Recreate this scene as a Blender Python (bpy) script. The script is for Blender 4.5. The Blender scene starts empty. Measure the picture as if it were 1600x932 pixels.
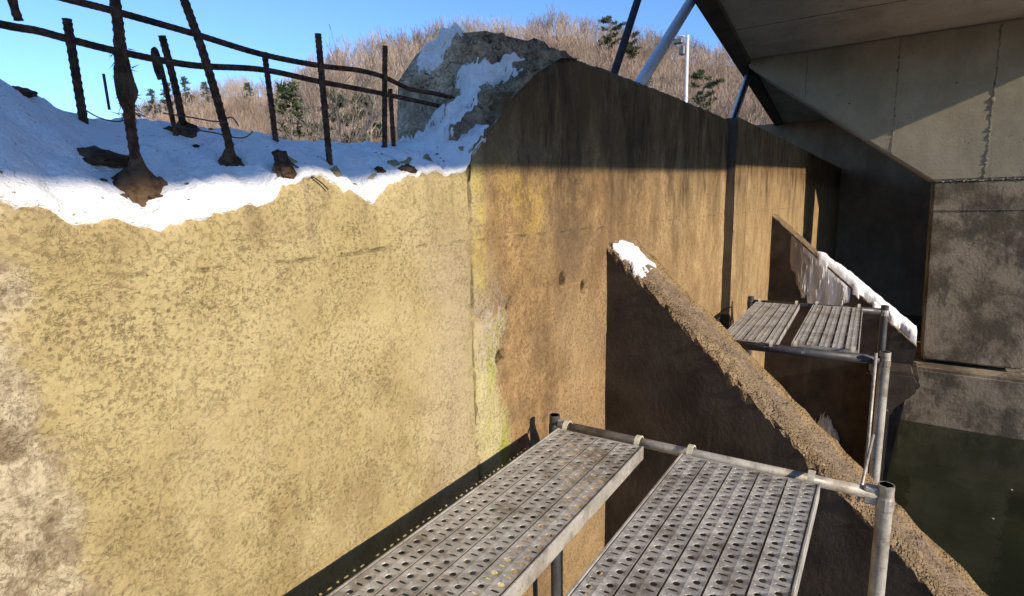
import bpy, math, random
import numpy as np
from mathutils import Vector, Matrix, noise
R = math.radians
rnd = random.Random(7)
sc = bpy.context.scene
COL = sc.collection

# ------------------------------------------------------------------ camera, sky, sun, exposure
cam_d = bpy.data.cameras.new('camera'); cam = bpy.data.objects.new('camera', cam_d); COL.objects.link(cam)
fw = Vector((0.825, 0.541, -0.163)).normalized()
rt = Vector((0.546, -0.838, -0.020)); rt = (rt - fw * rt.dot(fw)).normalized()
up = rt.cross(fw)
cam.matrix_world = Matrix(((rt.x, up.x, -fw.x, 0), (rt.y, up.y, -fw.y, 0), (rt.z, up.z, -fw.z, 0), (0, 0, 0, 1)))
cam_d.sensor_width = 36.0; cam_d.lens = 880 / 1600 * 36
cam_d.clip_start = 0.05; cam_d.clip_end = 3000
sc.camera = cam

SUN_EL, SUN_AZ = 22.0, 12.0          # azimuth measured from -Y towards -X
sdir = Vector((-math.sin(R(SUN_AZ)) * math.cos(R(SUN_EL)), -math.cos(R(SUN_AZ)) * math.cos(R(SUN_EL)), math.sin(R(SUN_EL))))
world = bpy.data.worlds.new('World'); sc.world = world; world.use_nodes = True
wn = world.node_tree.nodes; wl = world.node_tree.links
sky = wn.new('ShaderNodeTexSky'); sky.sky_type = 'NISHITA'; sky.sun_disc = False
sky.sun_elevation = R(SUN_EL); sky.sun_rotation = math.atan2(sdir.x, sdir.y)
sky.altitude = 400; sky.air_density = 0.85; sky.dust_density = 0.0; sky.ozone_density = 6.0
wn['Background'].inputs['Strength'].default_value = 0.13
wl.new(sky.outputs['Color'], wn['Background'].inputs['Color'])
sun_d = bpy.data.lights.new('sun', 'SUN'); sun = bpy.data.objects.new('sun', sun_d); COL.objects.link(sun)
sun_d.energy = 2.9; sun_d.angle = R(0.5); sun_d.color = (1.0, 0.86, 0.66)
sun.rotation_euler = sdir.to_track_quat('Z', 'Y').to_euler()
vs = sc.view_settings; vs.view_transform = 'Standard'; vs.look = 'None'; vs.gamma = 1; vs.use_curve_mapping = False
vs.exposure = 1.0
sc.cycles.use_adaptive_sampling = True; sc.cycles.adaptive_threshold = 0.03
sc.cycles.max_bounces = 6; sc.cycles.diffuse_bounces = 3; sc.cycles.glossy_bounces = 3; sc.cycles.caustics_reflective = False; sc.cycles.caustics_refractive = False

# ------------------------------------------------------------------ material helpers
class NT:
    def __init__(s, name):
        s.m = bpy.data.materials.new(name); s.m.use_nodes = True
        s.t = s.m.node_tree; s.n = s.t.nodes; s.b = s.n['Principled BSDF']
        s.geo = s.n.new('ShaderNodeNewGeometry'); s.pos = s.geo.outputs['Position']
        s._xyz = None
    def link(s, a, b): s.t.links.new(a, b)
    def setin(s, sock, v):
        if hasattr(v, 'default_value') or hasattr(v, 'is_linked'): s.link(v, sock)
        elif isinstance(v, tuple) and len(v) == 3 and sock.type == 'RGBA': sock.default_value = (*v, 1)
        else: sock.default_value = v
    def xyz(s):
        if s._xyz is None:
            k = s.n.new('ShaderNodeSeparateXYZ'); s.link(s.pos, k.inputs[0]); s._xyz = k.outputs
        return s._xyz
    def objpos(s):
        k = s.n.new('ShaderNodeTexCoord'); s.pos = k.outputs['Object']; s._xyz = None
    def scaled(s, v):
        k = s.n.new('ShaderNodeVectorMath'); k.operation = 'MULTIPLY'; s.link(s.pos, k.inputs[0]); k.inputs[1].default_value = v
        return k.outputs[0]
    def noise(s, scale, detail=6, rough=0.55, stretch=None, dist=0.0, off=0.0):
        k = s.n.new('ShaderNodeTexNoise'); k.inputs['Scale'].default_value = scale; k.inputs['Detail'].default_value = min(detail, 5 if scale < 12 else 3)
        k.inputs['Roughness'].default_value = rough; k.inputs['Distortion'].default_value = dist
        v = s.scaled(stretch) if stretch else s.pos
        if off:
            a = s.n.new('ShaderNodeVectorMath'); a.operation = 'ADD'; s.link(v, a.inputs[0]); a.inputs[1].default_value = (off, off * 1.7, off * 0.6); v = a.outputs[0]
        s.link(v, k.inputs['Vector'])
        return k.outputs['Fac']
    def vor(s, scale, feat='F1', stretch=None, rand=1.0):
        k = s.n.new('ShaderNodeTexVoronoi'); k.feature = feat; k.inputs['Scale'].default_value = scale; k.inputs['Randomness'].default_value = rand
        s.link(s.scaled(stretch) if stretch else s.pos, k.inputs['Vector'])
        return k.outputs['Distance']
    def rng(s, v, a, b, c=0.0, d=1.0, smooth=True):
        k = s.n.new('ShaderNodeMapRange'); k.interpolation_type = 'SMOOTHSTEP' if smooth else 'LINEAR'
        s.setin(k.inputs[0], v); k.inputs[1].default_value = a; k.inputs[2].default_value = b; k.inputs[3].default_value = c; k.inputs[4].default_value = d
        return k.outputs[0]
    def math(s, op, a, b=0.0):
        k = s.n.new('ShaderNodeMath'); k.operation = op; s.setin(k.inputs[0], a); s.setin(k.inputs[1], b); return k.outputs[0]
    def mul(s, *a):
        r = a[0]
        for x in a[1:]: r = s.math('MULTIPLY', r, x)
        return r
    def band(s, v, lo, hi, soft):
        return s.mul(s.rng(v, lo - soft, lo + soft), s.rng(v, hi - soft, hi + soft, 1, 0))
    def mix(s, f, a, b, mode='MIX'):
        k = s.n.new('ShaderNodeMix'); k.data_type = 'RGBA'; k.blend_type = mode
        s.setin(k.inputs[0], f); s.setin(k.inputs[6], a); s.setin(k.inputs[7], b); return k.outputs[2]
    def bump(s, h, strength=0.5, dist=0.01, prev=None):
        k = s.n.new('ShaderNodeBump'); k.inputs['Strength'].default_value = strength; k.inputs['Distance'].default_value = dist
        s.link(h, k.inputs['Height'])
        if prev: s.link(prev, k.inputs['Normal'])
        return k.outputs[0]
    def done(s, color, rough=0.9, normal=None, metal=0.0, spec=None):
        s.setin(s.b.inputs['Base Color'], color); s.setin(s.b.inputs['Roughness'], rough); s.setin(s.b.inputs['Metallic'], metal)
        if normal: s.link(normal, s.b.inputs['Normal'])
        if spec is not None: s.b.inputs['Specular IOR Level'].default_value = spec
        return s.m

JOINT_X, LIFT_Z = 1.955, -0.152
YW, TH = 1.485, 0.5
HOLES = [(2.802, -0.425, 0.034), (3.057, -0.503, 0.032), (2.246, -0.482, 0.022), (2.158, -0.73, 0.03)]
def mat_wall():
    s = NT('weathered_wall_concrete'); x, y, z = s.xyz()
    wob = s.noise(2.2, 5)
    xw = s.math('ADD', x, s.rng(wob, 0.2, 0.8, -0.16, 0.16, False))
    zw = s.math('ADD', z, s.rng(s.noise(2.6, 5, off=9), 0.2, 0.8, -0.2, 0.2, False))
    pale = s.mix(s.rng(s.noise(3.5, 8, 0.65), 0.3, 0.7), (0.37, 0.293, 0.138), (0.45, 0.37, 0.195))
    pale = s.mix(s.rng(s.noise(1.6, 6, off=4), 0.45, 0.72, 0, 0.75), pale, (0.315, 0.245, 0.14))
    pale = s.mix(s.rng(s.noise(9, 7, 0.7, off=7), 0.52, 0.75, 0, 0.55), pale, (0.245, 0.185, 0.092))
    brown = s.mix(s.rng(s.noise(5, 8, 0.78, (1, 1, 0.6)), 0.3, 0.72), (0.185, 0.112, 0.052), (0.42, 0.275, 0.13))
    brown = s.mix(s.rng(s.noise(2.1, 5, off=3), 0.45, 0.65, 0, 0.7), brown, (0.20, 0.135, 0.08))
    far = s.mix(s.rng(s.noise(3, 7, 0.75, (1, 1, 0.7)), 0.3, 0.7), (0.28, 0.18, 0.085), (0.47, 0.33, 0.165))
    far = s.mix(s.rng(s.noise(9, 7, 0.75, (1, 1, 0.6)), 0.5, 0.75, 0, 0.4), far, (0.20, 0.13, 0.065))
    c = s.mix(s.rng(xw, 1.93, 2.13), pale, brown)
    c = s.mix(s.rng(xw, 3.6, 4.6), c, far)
    drip = s.mul(s.rng(s.noise(10, 5, 0.8, (1, 1, 0.28), off=21), 0.52, 0.68), s.rng(x, 2.0, 2.2), s.rng(s.math('ADD', z, s.rng(s.noise(5, 3, 0.5, (1, 1, 0.03), off=22), 0.3, 0.7, -0.5, 0.5, False)), -0.25, 0.15))
    c = s.mix(s.mul(drip, 0.5), c, (0.09, 0.055, 0.026))
    fl = s.mul(s.rng(s.noise(26, 5, 0.8, off=23), 0.54, 0.66), s.rng(x, 2.0, 2.3))
    c = s.mix(s.mul(fl, 0.6), c, (0.14, 0.088, 0.042))
    tan = s.mul(s.band(xw, 2.75, 3.45, 0.15), s.rng(zw, -0.75, -0.35, 1, 0), 0.55)
    c = s.mix(tan, c, (0.40, 0.28, 0.15))
    dk1 = s.math('MAXIMUM', s.band(s.math('ADD', x, s.rng(s.noise(3, 5, 0.65, (1, 1, 0.3), off=31), 0.2, 0.8, -0.2, 0.2, False)), 2.78, 3.05, 0.10), s.band(s.math('ADD', x, s.rng(s.noise(3, 5, 0.65, (1, 1, 0.3), off=32), 0.2, 0.8, -0.25, 0.25, False)), 3.75, 4.0, 0.12))
    c = s.mix(s.mul(dk1, s.rng(zw, -0.45, 0.1), s.rng(s.noise(20, 5, 0.8, off=33), 0.3, 0.65, 0.35, 0.8)), c, (0.075, 0.052, 0.032))
    gold = s.mul(s.band(xw, 2.15, 2.6, 0.12), s.band(zw, -0.4, 0.2, 0.12), s.rng(s.noise(6, 5, 0.7, off=34), 0.4, 0.6))
    c = s.mix(s.mul(gold, 0.5), c, (0.46, 0.32, 0.12))
    # greyish worn zone left of the vertical joint
    c = s.mix(s.mul(s.band(xw, 1.62, 1.93, 0.12), s.rng(z, -0.3, -0.05, 1, 0), 0.5), c, (0.44, 0.36, 0.25))
    # yellow lichen and green algae by the joint
    yl = s.mul(s.band(x, JOINT_X + 0.005, JOINT_X + 0.1, 0.03), s.band(zw, -0.45, 0.12, 0.1), s.rng(s.noise(9, 6, 0.6), 0.35, 0.6))
    c = s.mix(s.mul(yl, s.rng(s.noise(30, 5, 0.8, off=25), 0.4, 0.6, 0.25, 0.8)), c, (0.48, 0.39, 0.11))
    yl2 = s.mul(s.band(xw, 2.18, 2.55, 0.1), s.band(zw, -0.05, 0.15, 0.06), s.rng(s.noise(8, 7, 0.6, (1, 1, 0.5)), 0.4, 0.6))
    c = s.mix(s.mul(yl2, s.rng(s.noise(30, 5, 0.8, off=24), 0.4, 0.6, 0.2, 0.8)), c, (0.42, 0.29, 0.06))
    wet = s.mul(s.band(xw, JOINT_X + 0.0, 2.17, 0.06), s.rng(zw, -0.75, -0.5, 1, 0))
    c = s.mix(s.mul(wet, 0.75), c, (0.55, 0.50, 0.27))
    gr = s.mul(wet, s.rng(s.noise(7, 6, 0.6, (1.6, 1, 0.22), off=5), 0.47, 0.6))
    c = s.mix(s.mul(gr, 0.85), c, (0.30, 0.32, 0.035))
    # grey lime patch beside it
    lm = s.mul(s.band(xw, 2.0, 2.16, 0.06), s.band(zw, -0.72, -0.42, 0.1), s.rng(s.noise(30, 5, 0.7), 0.45, 0.6))
    c = s.mix(s.mul(lm, 0.7), c, (0.42, 0.37, 0.33))
    # dark seepage stains running down from the crest (right part)
    st = s.noise(2.1, 7, 0.72, (1.2, 1, 0.27), off=2)
    run = s.rng(s.math('ADD', z, s.rng(s.noise(2.6, 3, 0.5, (1, 1, 0.05), off=6), 0.3, 0.7, -0.55, 0.55, False)), -0.35, 0.35)
    stain = s.mul(s.rng(x, 1.98, 2.2), s.rng(st, 0.38, 0.68), run)
    c = s.mix(s.mul(stain, 0.72), c, (0.075, 0.050, 0.030))
    # bridge shade painted as a brown darkening of the standing part's crest
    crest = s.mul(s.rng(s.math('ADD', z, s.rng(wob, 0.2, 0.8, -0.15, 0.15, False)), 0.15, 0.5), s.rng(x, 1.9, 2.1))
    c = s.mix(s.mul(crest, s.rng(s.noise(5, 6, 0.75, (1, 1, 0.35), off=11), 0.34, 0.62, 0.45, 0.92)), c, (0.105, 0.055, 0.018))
    blk = s.mul(s.rng(s.noise(4.5, 5, 0.75, (1, 1, 0.3), off=51), 0.47, 0.62), s.rng(s.math('ADD', z, s.rng(s.noise(3, 4, 0.6, (1, 1, 0.2), off=52), 0.3, 0.7, -0.35, 0.35, False)), -0.1, 0.4), s.rng(x, 2.0, 2.2))
    c = s.mix(s.mul(blk, 0.75), c, (0.032, 0.021, 0.012))
    speck = s.mul(s.rng(s.noise(48, 4, 0.8, off=53), 0.52, 0.62), s.rng(x, 2.0, 2.2))
    c = s.mix(s.mul(speck, 0.5), c, (0.10, 0.062, 0.03))
    # two grey runs below the mud lump and general vertical runs on the pale part
    r2 = s.mul(s.rng(s.noise(13, 4, 0.5, (1, 1, 0.05), off=8), 0.52, 0.66), s.band(x, 1.05, 1.27, 0.03), s.rng(zw, -0.2, -0.02))
    c = s.mix(s.mul(r2, 0.6), c, (0.25, 0.19, 0.13))
    r3 = s.mul(s.rng(s.noise(20, 5, 0.6, (1, 1, 0.09), off=3), 0.55, 0.72), s.band(x, 1.45, 1.93, 0.05), s.rng(zw, -0.1, 0.1))
    c = s.mix(s.mul(r3, 0.65), c, (0.23, 0.19, 0.10))
    wetrun = s.mul(s.rng(s.noise(7, 5, 0.7, (1, 1, 0.12), off=14), 0.5, 0.68), s.rng(s.math('ADD', z, s.rng(s.noise(4, 3, 0.5, (1, 1, 0.05), off=15), 0.3, 0.7, -0.18, 0.18, False)), -0.22, 0.0), s.rng(x, 1.9, 2.0, 1, 0))
    c = s.mix(s.mul(wetrun, 0.55), c, (0.22, 0.165, 0.085))
    ck = s.n.new('ShaderNodeTexVoronoi'); ck.feature = 'DISTANCE_TO_EDGE'; ck.inputs['Scale'].default_value = 1.25
    kd = s.n.new('ShaderNodeVectorMath'); kd.operation = 'ADD'; s.link(s.pos, kd.inputs[0])
    kn = s.n.new('ShaderNodeTexNoise'); kn.inputs['Scale'].default_value = 5; kn.inputs['Detail'].default_value = 4; s.link(s.pos, kn.inputs['Vector'])
    ks = s.n.new('ShaderNodeVectorMath'); ks.operation = 'SCALE'; ks.inputs['Scale'].default_value = 0.35; s.link(kn.outputs['Color'], ks.inputs[0]); s.link(ks.outputs[0], kd.inputs[1]); s.link(kd.outputs[0], ck.inputs['Vector'])
    crack = s.mul(s.rng(ck.outputs['Distance'], 0.001, 0.006, 1, 0), s.rng(s.noise(2.3, 3, off=17), 0.5, 0.58))
    c = s.mix(s.mul(crack, 0.32), c, (0.12, 0.085, 0.045))
    # rough brown scar at the near end, dirt at the foot
    scar = s.rng(s.math('ADD', s.math('ADD', x, s.mul(z, 0.10)), s.rng(s.noise(5, 8, 0.7), 0.2, 0.8, -0.12, 0.12, False)), 0.34, 0.42, 1, 0)
    scc = s.mix(s.rng(s.noise(11, 8, 0.75), 0.4, 0.6), (0.21, 0.16, 0.11), (0.50, 0.43, 0.31))
    c = s.mix(s.mul(scar, 0.85), c, scc)
    foot = s.mul(s.rng(zw, -0.95, -0.55, 1, 0), s.rng(x, 1.5, 1.9, 1, 0))
    c = s.mix(s.mul(foot, s.rng(s.noise(4, 7, 0.65, (1, 1, 0.6)), 0.4, 0.6), 0.6), c, (0.25, 0.185, 0.08))
    # open pores and grit
    pv = s.vor(62); pm = s.rng(s.noise(3.2, 6, 0.72, off=1), 0.36, 0.62)
    pore = s.mul(s.rng(pv, 0.12, 0.42, 1, 0), s.rng(s.noise(38, 3), 0.42, 0.54), pm)
    grit = s.mul(s.rng(s.noise(70, 4, 0.75, off=2), 0.51, 0.63), s.rng(s.noise(6, 5), 0.3, 0.6, 0.25, 1))
    big = s.mul(s.rng(s.vor(19), 0.06, 0.17, 1, 0), s.rng(s.noise(9, 2, off=3), 0.53, 0.6))
    wgl = s.n.new('ShaderNodeTexNoise'); wgl.inputs['Scale'].default_value = 34; wgl.inputs['Detail'].default_value = 4; wgl.inputs['Distortion'].default_value = 1.2
    s.link(s.pos, wgl.inputs['Vector'])
    worm = s.mul(s.rng(s.math('ABSOLUTE', s.math('SUBTRACT', wgl.outputs['Fac'], 0.5)), 0.0, 0.022, 1, 0), s.rng(s.noise(15, 4, off=6), 0.44, 0.56))
    dk = s.math('MINIMUM', s.math('ADD', s.mul(pore, 0.8), s.math('ADD', s.mul(grit, 0.58), s.math('ADD', s.mul(big, 0.75), s.mul(worm, 0.5)))), 0.85)
    dk = s.mul(dk, s.rng(s.noise(1.7, 5, 0.65, off=41), 0.32, 0.66, 0.55, 1.1))
    c = s.mix(dk, c, s.mix(0.82, c, (0.12, 0.085, 0.042)))
    # lift line and vertical joint
    ln = s.math('ABSOLUTE', s.math('SUBTRACT', s.math('ADD', z, s.rng(s.noise(6, 5), 0.2, 0.8, -0.016, 0.016, False)), LIFT_Z))
    lift = s.mul(s.rng(ln, 0.002, 0.011, 1, 0), s.rng(s.noise(7, 5, 0.7, off=5), 0.46, 0.62))
    jn = s.math('ABSOLUTE', s.math('SUBTRACT', s.math('ADD', x, s.rng(s.noise(9, 5), 0.2, 0.8, -0.014, 0.014, False)), JOINT_X))
    jnt = s.mul(s.rng(jn, 0.003, 0.012, 1, 0), s.rng(s.noise(6, 4, off=7), 0.35, 0.5))
    c = s.mix(s.math('MAXIMUM', s.mul(lift, 0.5), s.mul(jnt, 0.75)), c, (0.10, 0.075, 0.04))
    for hx, hz, hr in HOLES:
        k = s.n.new('ShaderNodeVectorMath'); k.operation = 'DISTANCE'; s.link(s.pos, k.inputs[0]); k.inputs[1].default_value = (hx, YW + 0.04, hz)
        hd = s.math('ADD', k.outputs['Value'], s.rng(s.noise(22, 4), 0.2, 0.8, -0.02, 0.02, False))
        c = s.mix(s.rng(hd, hr * 0.9, hr * 1.45, 0.85, 0), c, (0.05, 0.034, 0.015))
    h = s.math('SUBTRACT', s.noise(40, 8, 0.7), s.math('ADD', s.mul(dk, 0.5), s.math('ADD', lift, jnt)))
    nrm = s.bump(h, 0.6, 0.015)
    return s.done(c, 0.92, nrm, spec=0.25)

def mat_concrete(name, a, b, dark, amt=0.5, sc_=1.0, wetline=None, pores=True, bs=0.35):
    s = NT(name); x, y, z = s.xyz()
    c = s.mix(s.rng(s.noise(2.4 * sc_, 8, 0.65), 0.3, 0.7), a, b)
    st = s.rng(s.noise(1.5 * sc_, 7, 0.65, (1, 1, 0.45), off=4), 0.47, 0.66)
    c = s.mix(s.mul(st, amt), c, dark)
    c = s.mix(s.mul(s.rng(s.noise(17 * sc_, 7, 0.75, off=2), 0.5, 0.75), amt * 0.7), c, dark)
    pk = s.mul(s.rng(s.vor(5.5 * sc_, stretch=(1, 1, 1.8)), 0.05, 0.11, 1, 0), s.rng(s.noise(2.2 * sc_, 3, off=6), 0.5, 0.58))
    c = s.mix(s.mul(pk, 0.9), c, (0.045, 0.036, 0.026))
    rs = s.mul(s.rng(s.noise(9 * sc_, 5, 0.7, (1, 1, 0.06), off=12), 0.6, 0.7), s.rng(s.noise(1.1 * sc_, 3, off=13), 0.48, 0.62))
    c = s.mix(s.mul(rs, 0.35), c, dark)
    if wetline is not None:
        zz = s.math('ADD', z, s.rng(s.noise(1.4, 6, 0.6), 0.2, 0.8, -0.7, 0.7, False))
        c = s.mix(s.rng(zz, wetline - 0.25, wetline + 0.25, 0.85, 0), c, dark)
    h = s.noise(30 * sc_, 8, 0.7)
    if pores:
        p = s.mul(s.rng(s.vor(26 * sc_), 0.08, 0.25, 1, 0), s.rng(s.noise(5 * sc_, 2, off=3), 0.5, 0.62))
        c = s.mix(s.mul(p, 0.7), c, dark); h = s.math('SUBTRACT', h, p)
    return s.done(c, 0.9, s.bump(h, bs, 0.01), spec=0.25)

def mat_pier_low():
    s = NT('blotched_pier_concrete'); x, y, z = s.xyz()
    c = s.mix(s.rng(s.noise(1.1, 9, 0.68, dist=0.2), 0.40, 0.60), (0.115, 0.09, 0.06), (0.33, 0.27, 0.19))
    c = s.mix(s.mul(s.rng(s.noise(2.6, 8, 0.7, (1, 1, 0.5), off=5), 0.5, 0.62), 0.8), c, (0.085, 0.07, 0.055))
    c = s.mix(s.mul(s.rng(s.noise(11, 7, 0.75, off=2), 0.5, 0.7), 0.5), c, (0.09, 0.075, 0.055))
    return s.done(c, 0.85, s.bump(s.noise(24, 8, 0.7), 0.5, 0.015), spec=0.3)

def mat_aggregate():
    s = NT('crumbling_aggregate_concrete')
    c = s.mix(s.rng(s.noise(9, 8, 0.7), 0.32, 0.68), (0.205, 0.138, 0.078), (0.41, 0.295, 0.17))
    c = s.mix(s.rng(s.noise(3, 5, off=3), 0.45, 0.65, 0, 0.6), c, (0.21, 0.16, 0.115))
    x, y, z = s.xyz()
    u = s.math('MULTIPLY', s.math('ADD', x, s.math('ADD', s.math('MULTIPLY', s.math('SUBTRACT', 1.49, y), 0.1584), -3.385)), 1 / 0.54)
    uw = s.math('ADD', u, s.rng(s.noise(8, 5, 0.7, off=8), 0.2, 0.8, -0.16, 0.16, False))
    mid = s.band(uw, 0.28, 0.72, 0.10)
    c = s.mix(s.mul(mid, 0.7), c, s.mix(s.rng(s.noise(30, 5, 0.75, off=9), 0.35, 0.65), (0.15, 0.105, 0.07), (0.31, 0.235, 0.165)))
    c = s.mix(s.mul(s.band(uw, 0.74, 1.2, 0.08), 0.55), c, (0.40, 0.265, 0.115))
    v = s.vor(58); gap = s.mul(s.rng(v, 0.28, 0.6), s.rng(s.math('ABSOLUTE', s.math('SUBTRACT', uw, 0.55)), 0.15, 0.4, 0.35, 1))
    c = s.mix(s.mul(gap, s.rng(s.noise(14, 5, off=2), 0.42, 0.62), 0.6), c, (0.085, 0.057, 0.03))
    h = s.math('SUBTRACT', s.noise(60, 6, 0.7), s.mul(gap, 1.2))
    return s.done(c, 0.95, s.bump(h, 0.9, 0.018), spec=0.2)

def mat_rock():
    s = NT('broken_concrete_core')
    c = s.mix(s.rng(s.noise(7, 9, 0.72), 0.3, 0.7), (0.29, 0.205, 0.13), (0.70, 0.55, 0.39))
    x, y, z = s.xyz()
    c = s.mix(s.mul(s.rng(y, 1.50, 1.80, 1, 0), 0.85), c, s.mix(s.rng(s.noise(14, 5, 0.7, off=4), 0.35, 0.65), (0.12, 0.082, 0.045), (0.34, 0.255, 0.16)))
    v = s.vor(42)
    c = s.mix(s.rng(s.noise(26, 7, 0.7, off=3), 0.54, 0.70, 0, 0.45), c, (0.11, 0.085, 0.06))
    h = s.math('SUBTRACT', s.noise(34, 9, 0.75), s.rng(v, 0.3, 0.6))
    return s.done(c, 0.95, s.bump(h, 0.8, 0.02), spec=0.2)

def mat_dark():  # shade on the side and end faces is painted into this colour
    s = NT('shade_darkened_concrete')
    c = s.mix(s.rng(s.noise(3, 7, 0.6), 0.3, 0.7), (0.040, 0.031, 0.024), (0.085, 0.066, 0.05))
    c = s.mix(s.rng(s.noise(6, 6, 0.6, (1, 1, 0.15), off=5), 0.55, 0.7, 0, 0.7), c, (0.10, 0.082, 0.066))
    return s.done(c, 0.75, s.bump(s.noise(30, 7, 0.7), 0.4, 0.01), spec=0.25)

def mat_snow():
    s = NT('old_snow')
    c = s.mix(s.rng(s.noise(12, 7, 0.7), 0.52, 0.8, 0, 0.4), (0.87, 0.87, 0.88), (0.58, 0.54, 0.48))
    c = s.mix(s.mul(s.rng(s.noise(75, 4, 0.7, off=3), 0.60, 0.72), s.rng(s.noise(5, 4, off=5), 0.42, 0.6)), c, (0.22, 0.17, 0.12))
    h = s.math('ADD', s.noise(16, 6, 0.6), s.mul(s.noise(85, 5, 0.7), 0.6))
    s.b.inputs['Subsurface Weight'].default_value = 0.15; s.b.inputs['Subsurface Radius'].default_value = (0.02, 0.02, 0.025)
    return s.done(c, 0.75, s.bump(h, 0.7, 0.025), spec=0.3)

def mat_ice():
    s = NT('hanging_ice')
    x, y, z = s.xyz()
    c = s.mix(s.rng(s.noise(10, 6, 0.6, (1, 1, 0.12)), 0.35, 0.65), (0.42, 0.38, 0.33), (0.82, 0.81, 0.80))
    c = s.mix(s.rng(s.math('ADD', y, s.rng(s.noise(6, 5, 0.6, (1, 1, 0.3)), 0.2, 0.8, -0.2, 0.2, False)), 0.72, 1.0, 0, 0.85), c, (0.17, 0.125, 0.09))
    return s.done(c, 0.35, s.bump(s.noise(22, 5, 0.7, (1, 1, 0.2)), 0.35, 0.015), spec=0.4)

def mat_simple(name, a, b, scale=20, rough=0.6, metal=0.0, bs=0.2, stretch=None, lo=0.35, hi=0.65, spec=None, obj=False):
    s = NT(name)
    if obj: s.objpos()
    c = s.mix(s.rng(s.noise(scale, 7, 0.65, stretch), lo, hi), a, b)
    return s.done(c, rough, s.bump(s.noise(scale * 2.5, 6, 0.7, off=2), bs, 0.005), metal, spec)

def mat_galv(name, a=(0.50, 0.50, 0.50), b=(0.66, 0.66, 0.65), dirt=(0.17, 0.145, 0.115), amt=0.5, metal=0.55):
    s = NT(name)
    c = s.mix(s.rng(s.noise(9, 6, 0.6), 0.3, 0.7), a, b)
    c = s.mix(s.mul(s.rng(s.noise(6.5, 8, 0.7, off=4), 0.46, 0.66), amt), c, dirt)
    c = s.mix(s.mul(s.rng(s.noise(60, 6, 0.7, off=1), 0.55, 0.7), amt * 0.6), c, dirt)
    c = s.mix(s.mul(s.rng(s.noise(22, 5, 0.75, off=8), 0.60, 0.66), s.rng(s.noise(3, 3, off=9), 0.48, 0.6), amt), c, (0.55, 0.52, 0.46))
    c = s.mix(s.mul(s.rng(s.noise(30, 5, 0.8, off=10), 0.58, 0.68), amt * 0.8), c, (0.16, 0.085, 0.04))
    return s.done(c, s.rng(s.noise(14, 5), 0.3, 0.7, 0.42, 0.68), s.bump(s.noise(80, 5, 0.6), 0.15, 0.003), metal)

def mat_water():
    s = NT('dark_pond_water')
    n = s.bump(s.math('ADD', s.noise(1.6, 4, 0.5), s.mul(s.noise(7, 3, 0.5), 0.35)), 0.16, 0.05)
    s.b.inputs['IOR'].default_value = 1.33
    return s.done(s.mix(s.rng(s.noise(0.5, 5), 0.4, 0.7), (0.016, 0.019, 0.011), (0.030, 0.033, 0.019)), 0.06, n, spec=0.5)

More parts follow.
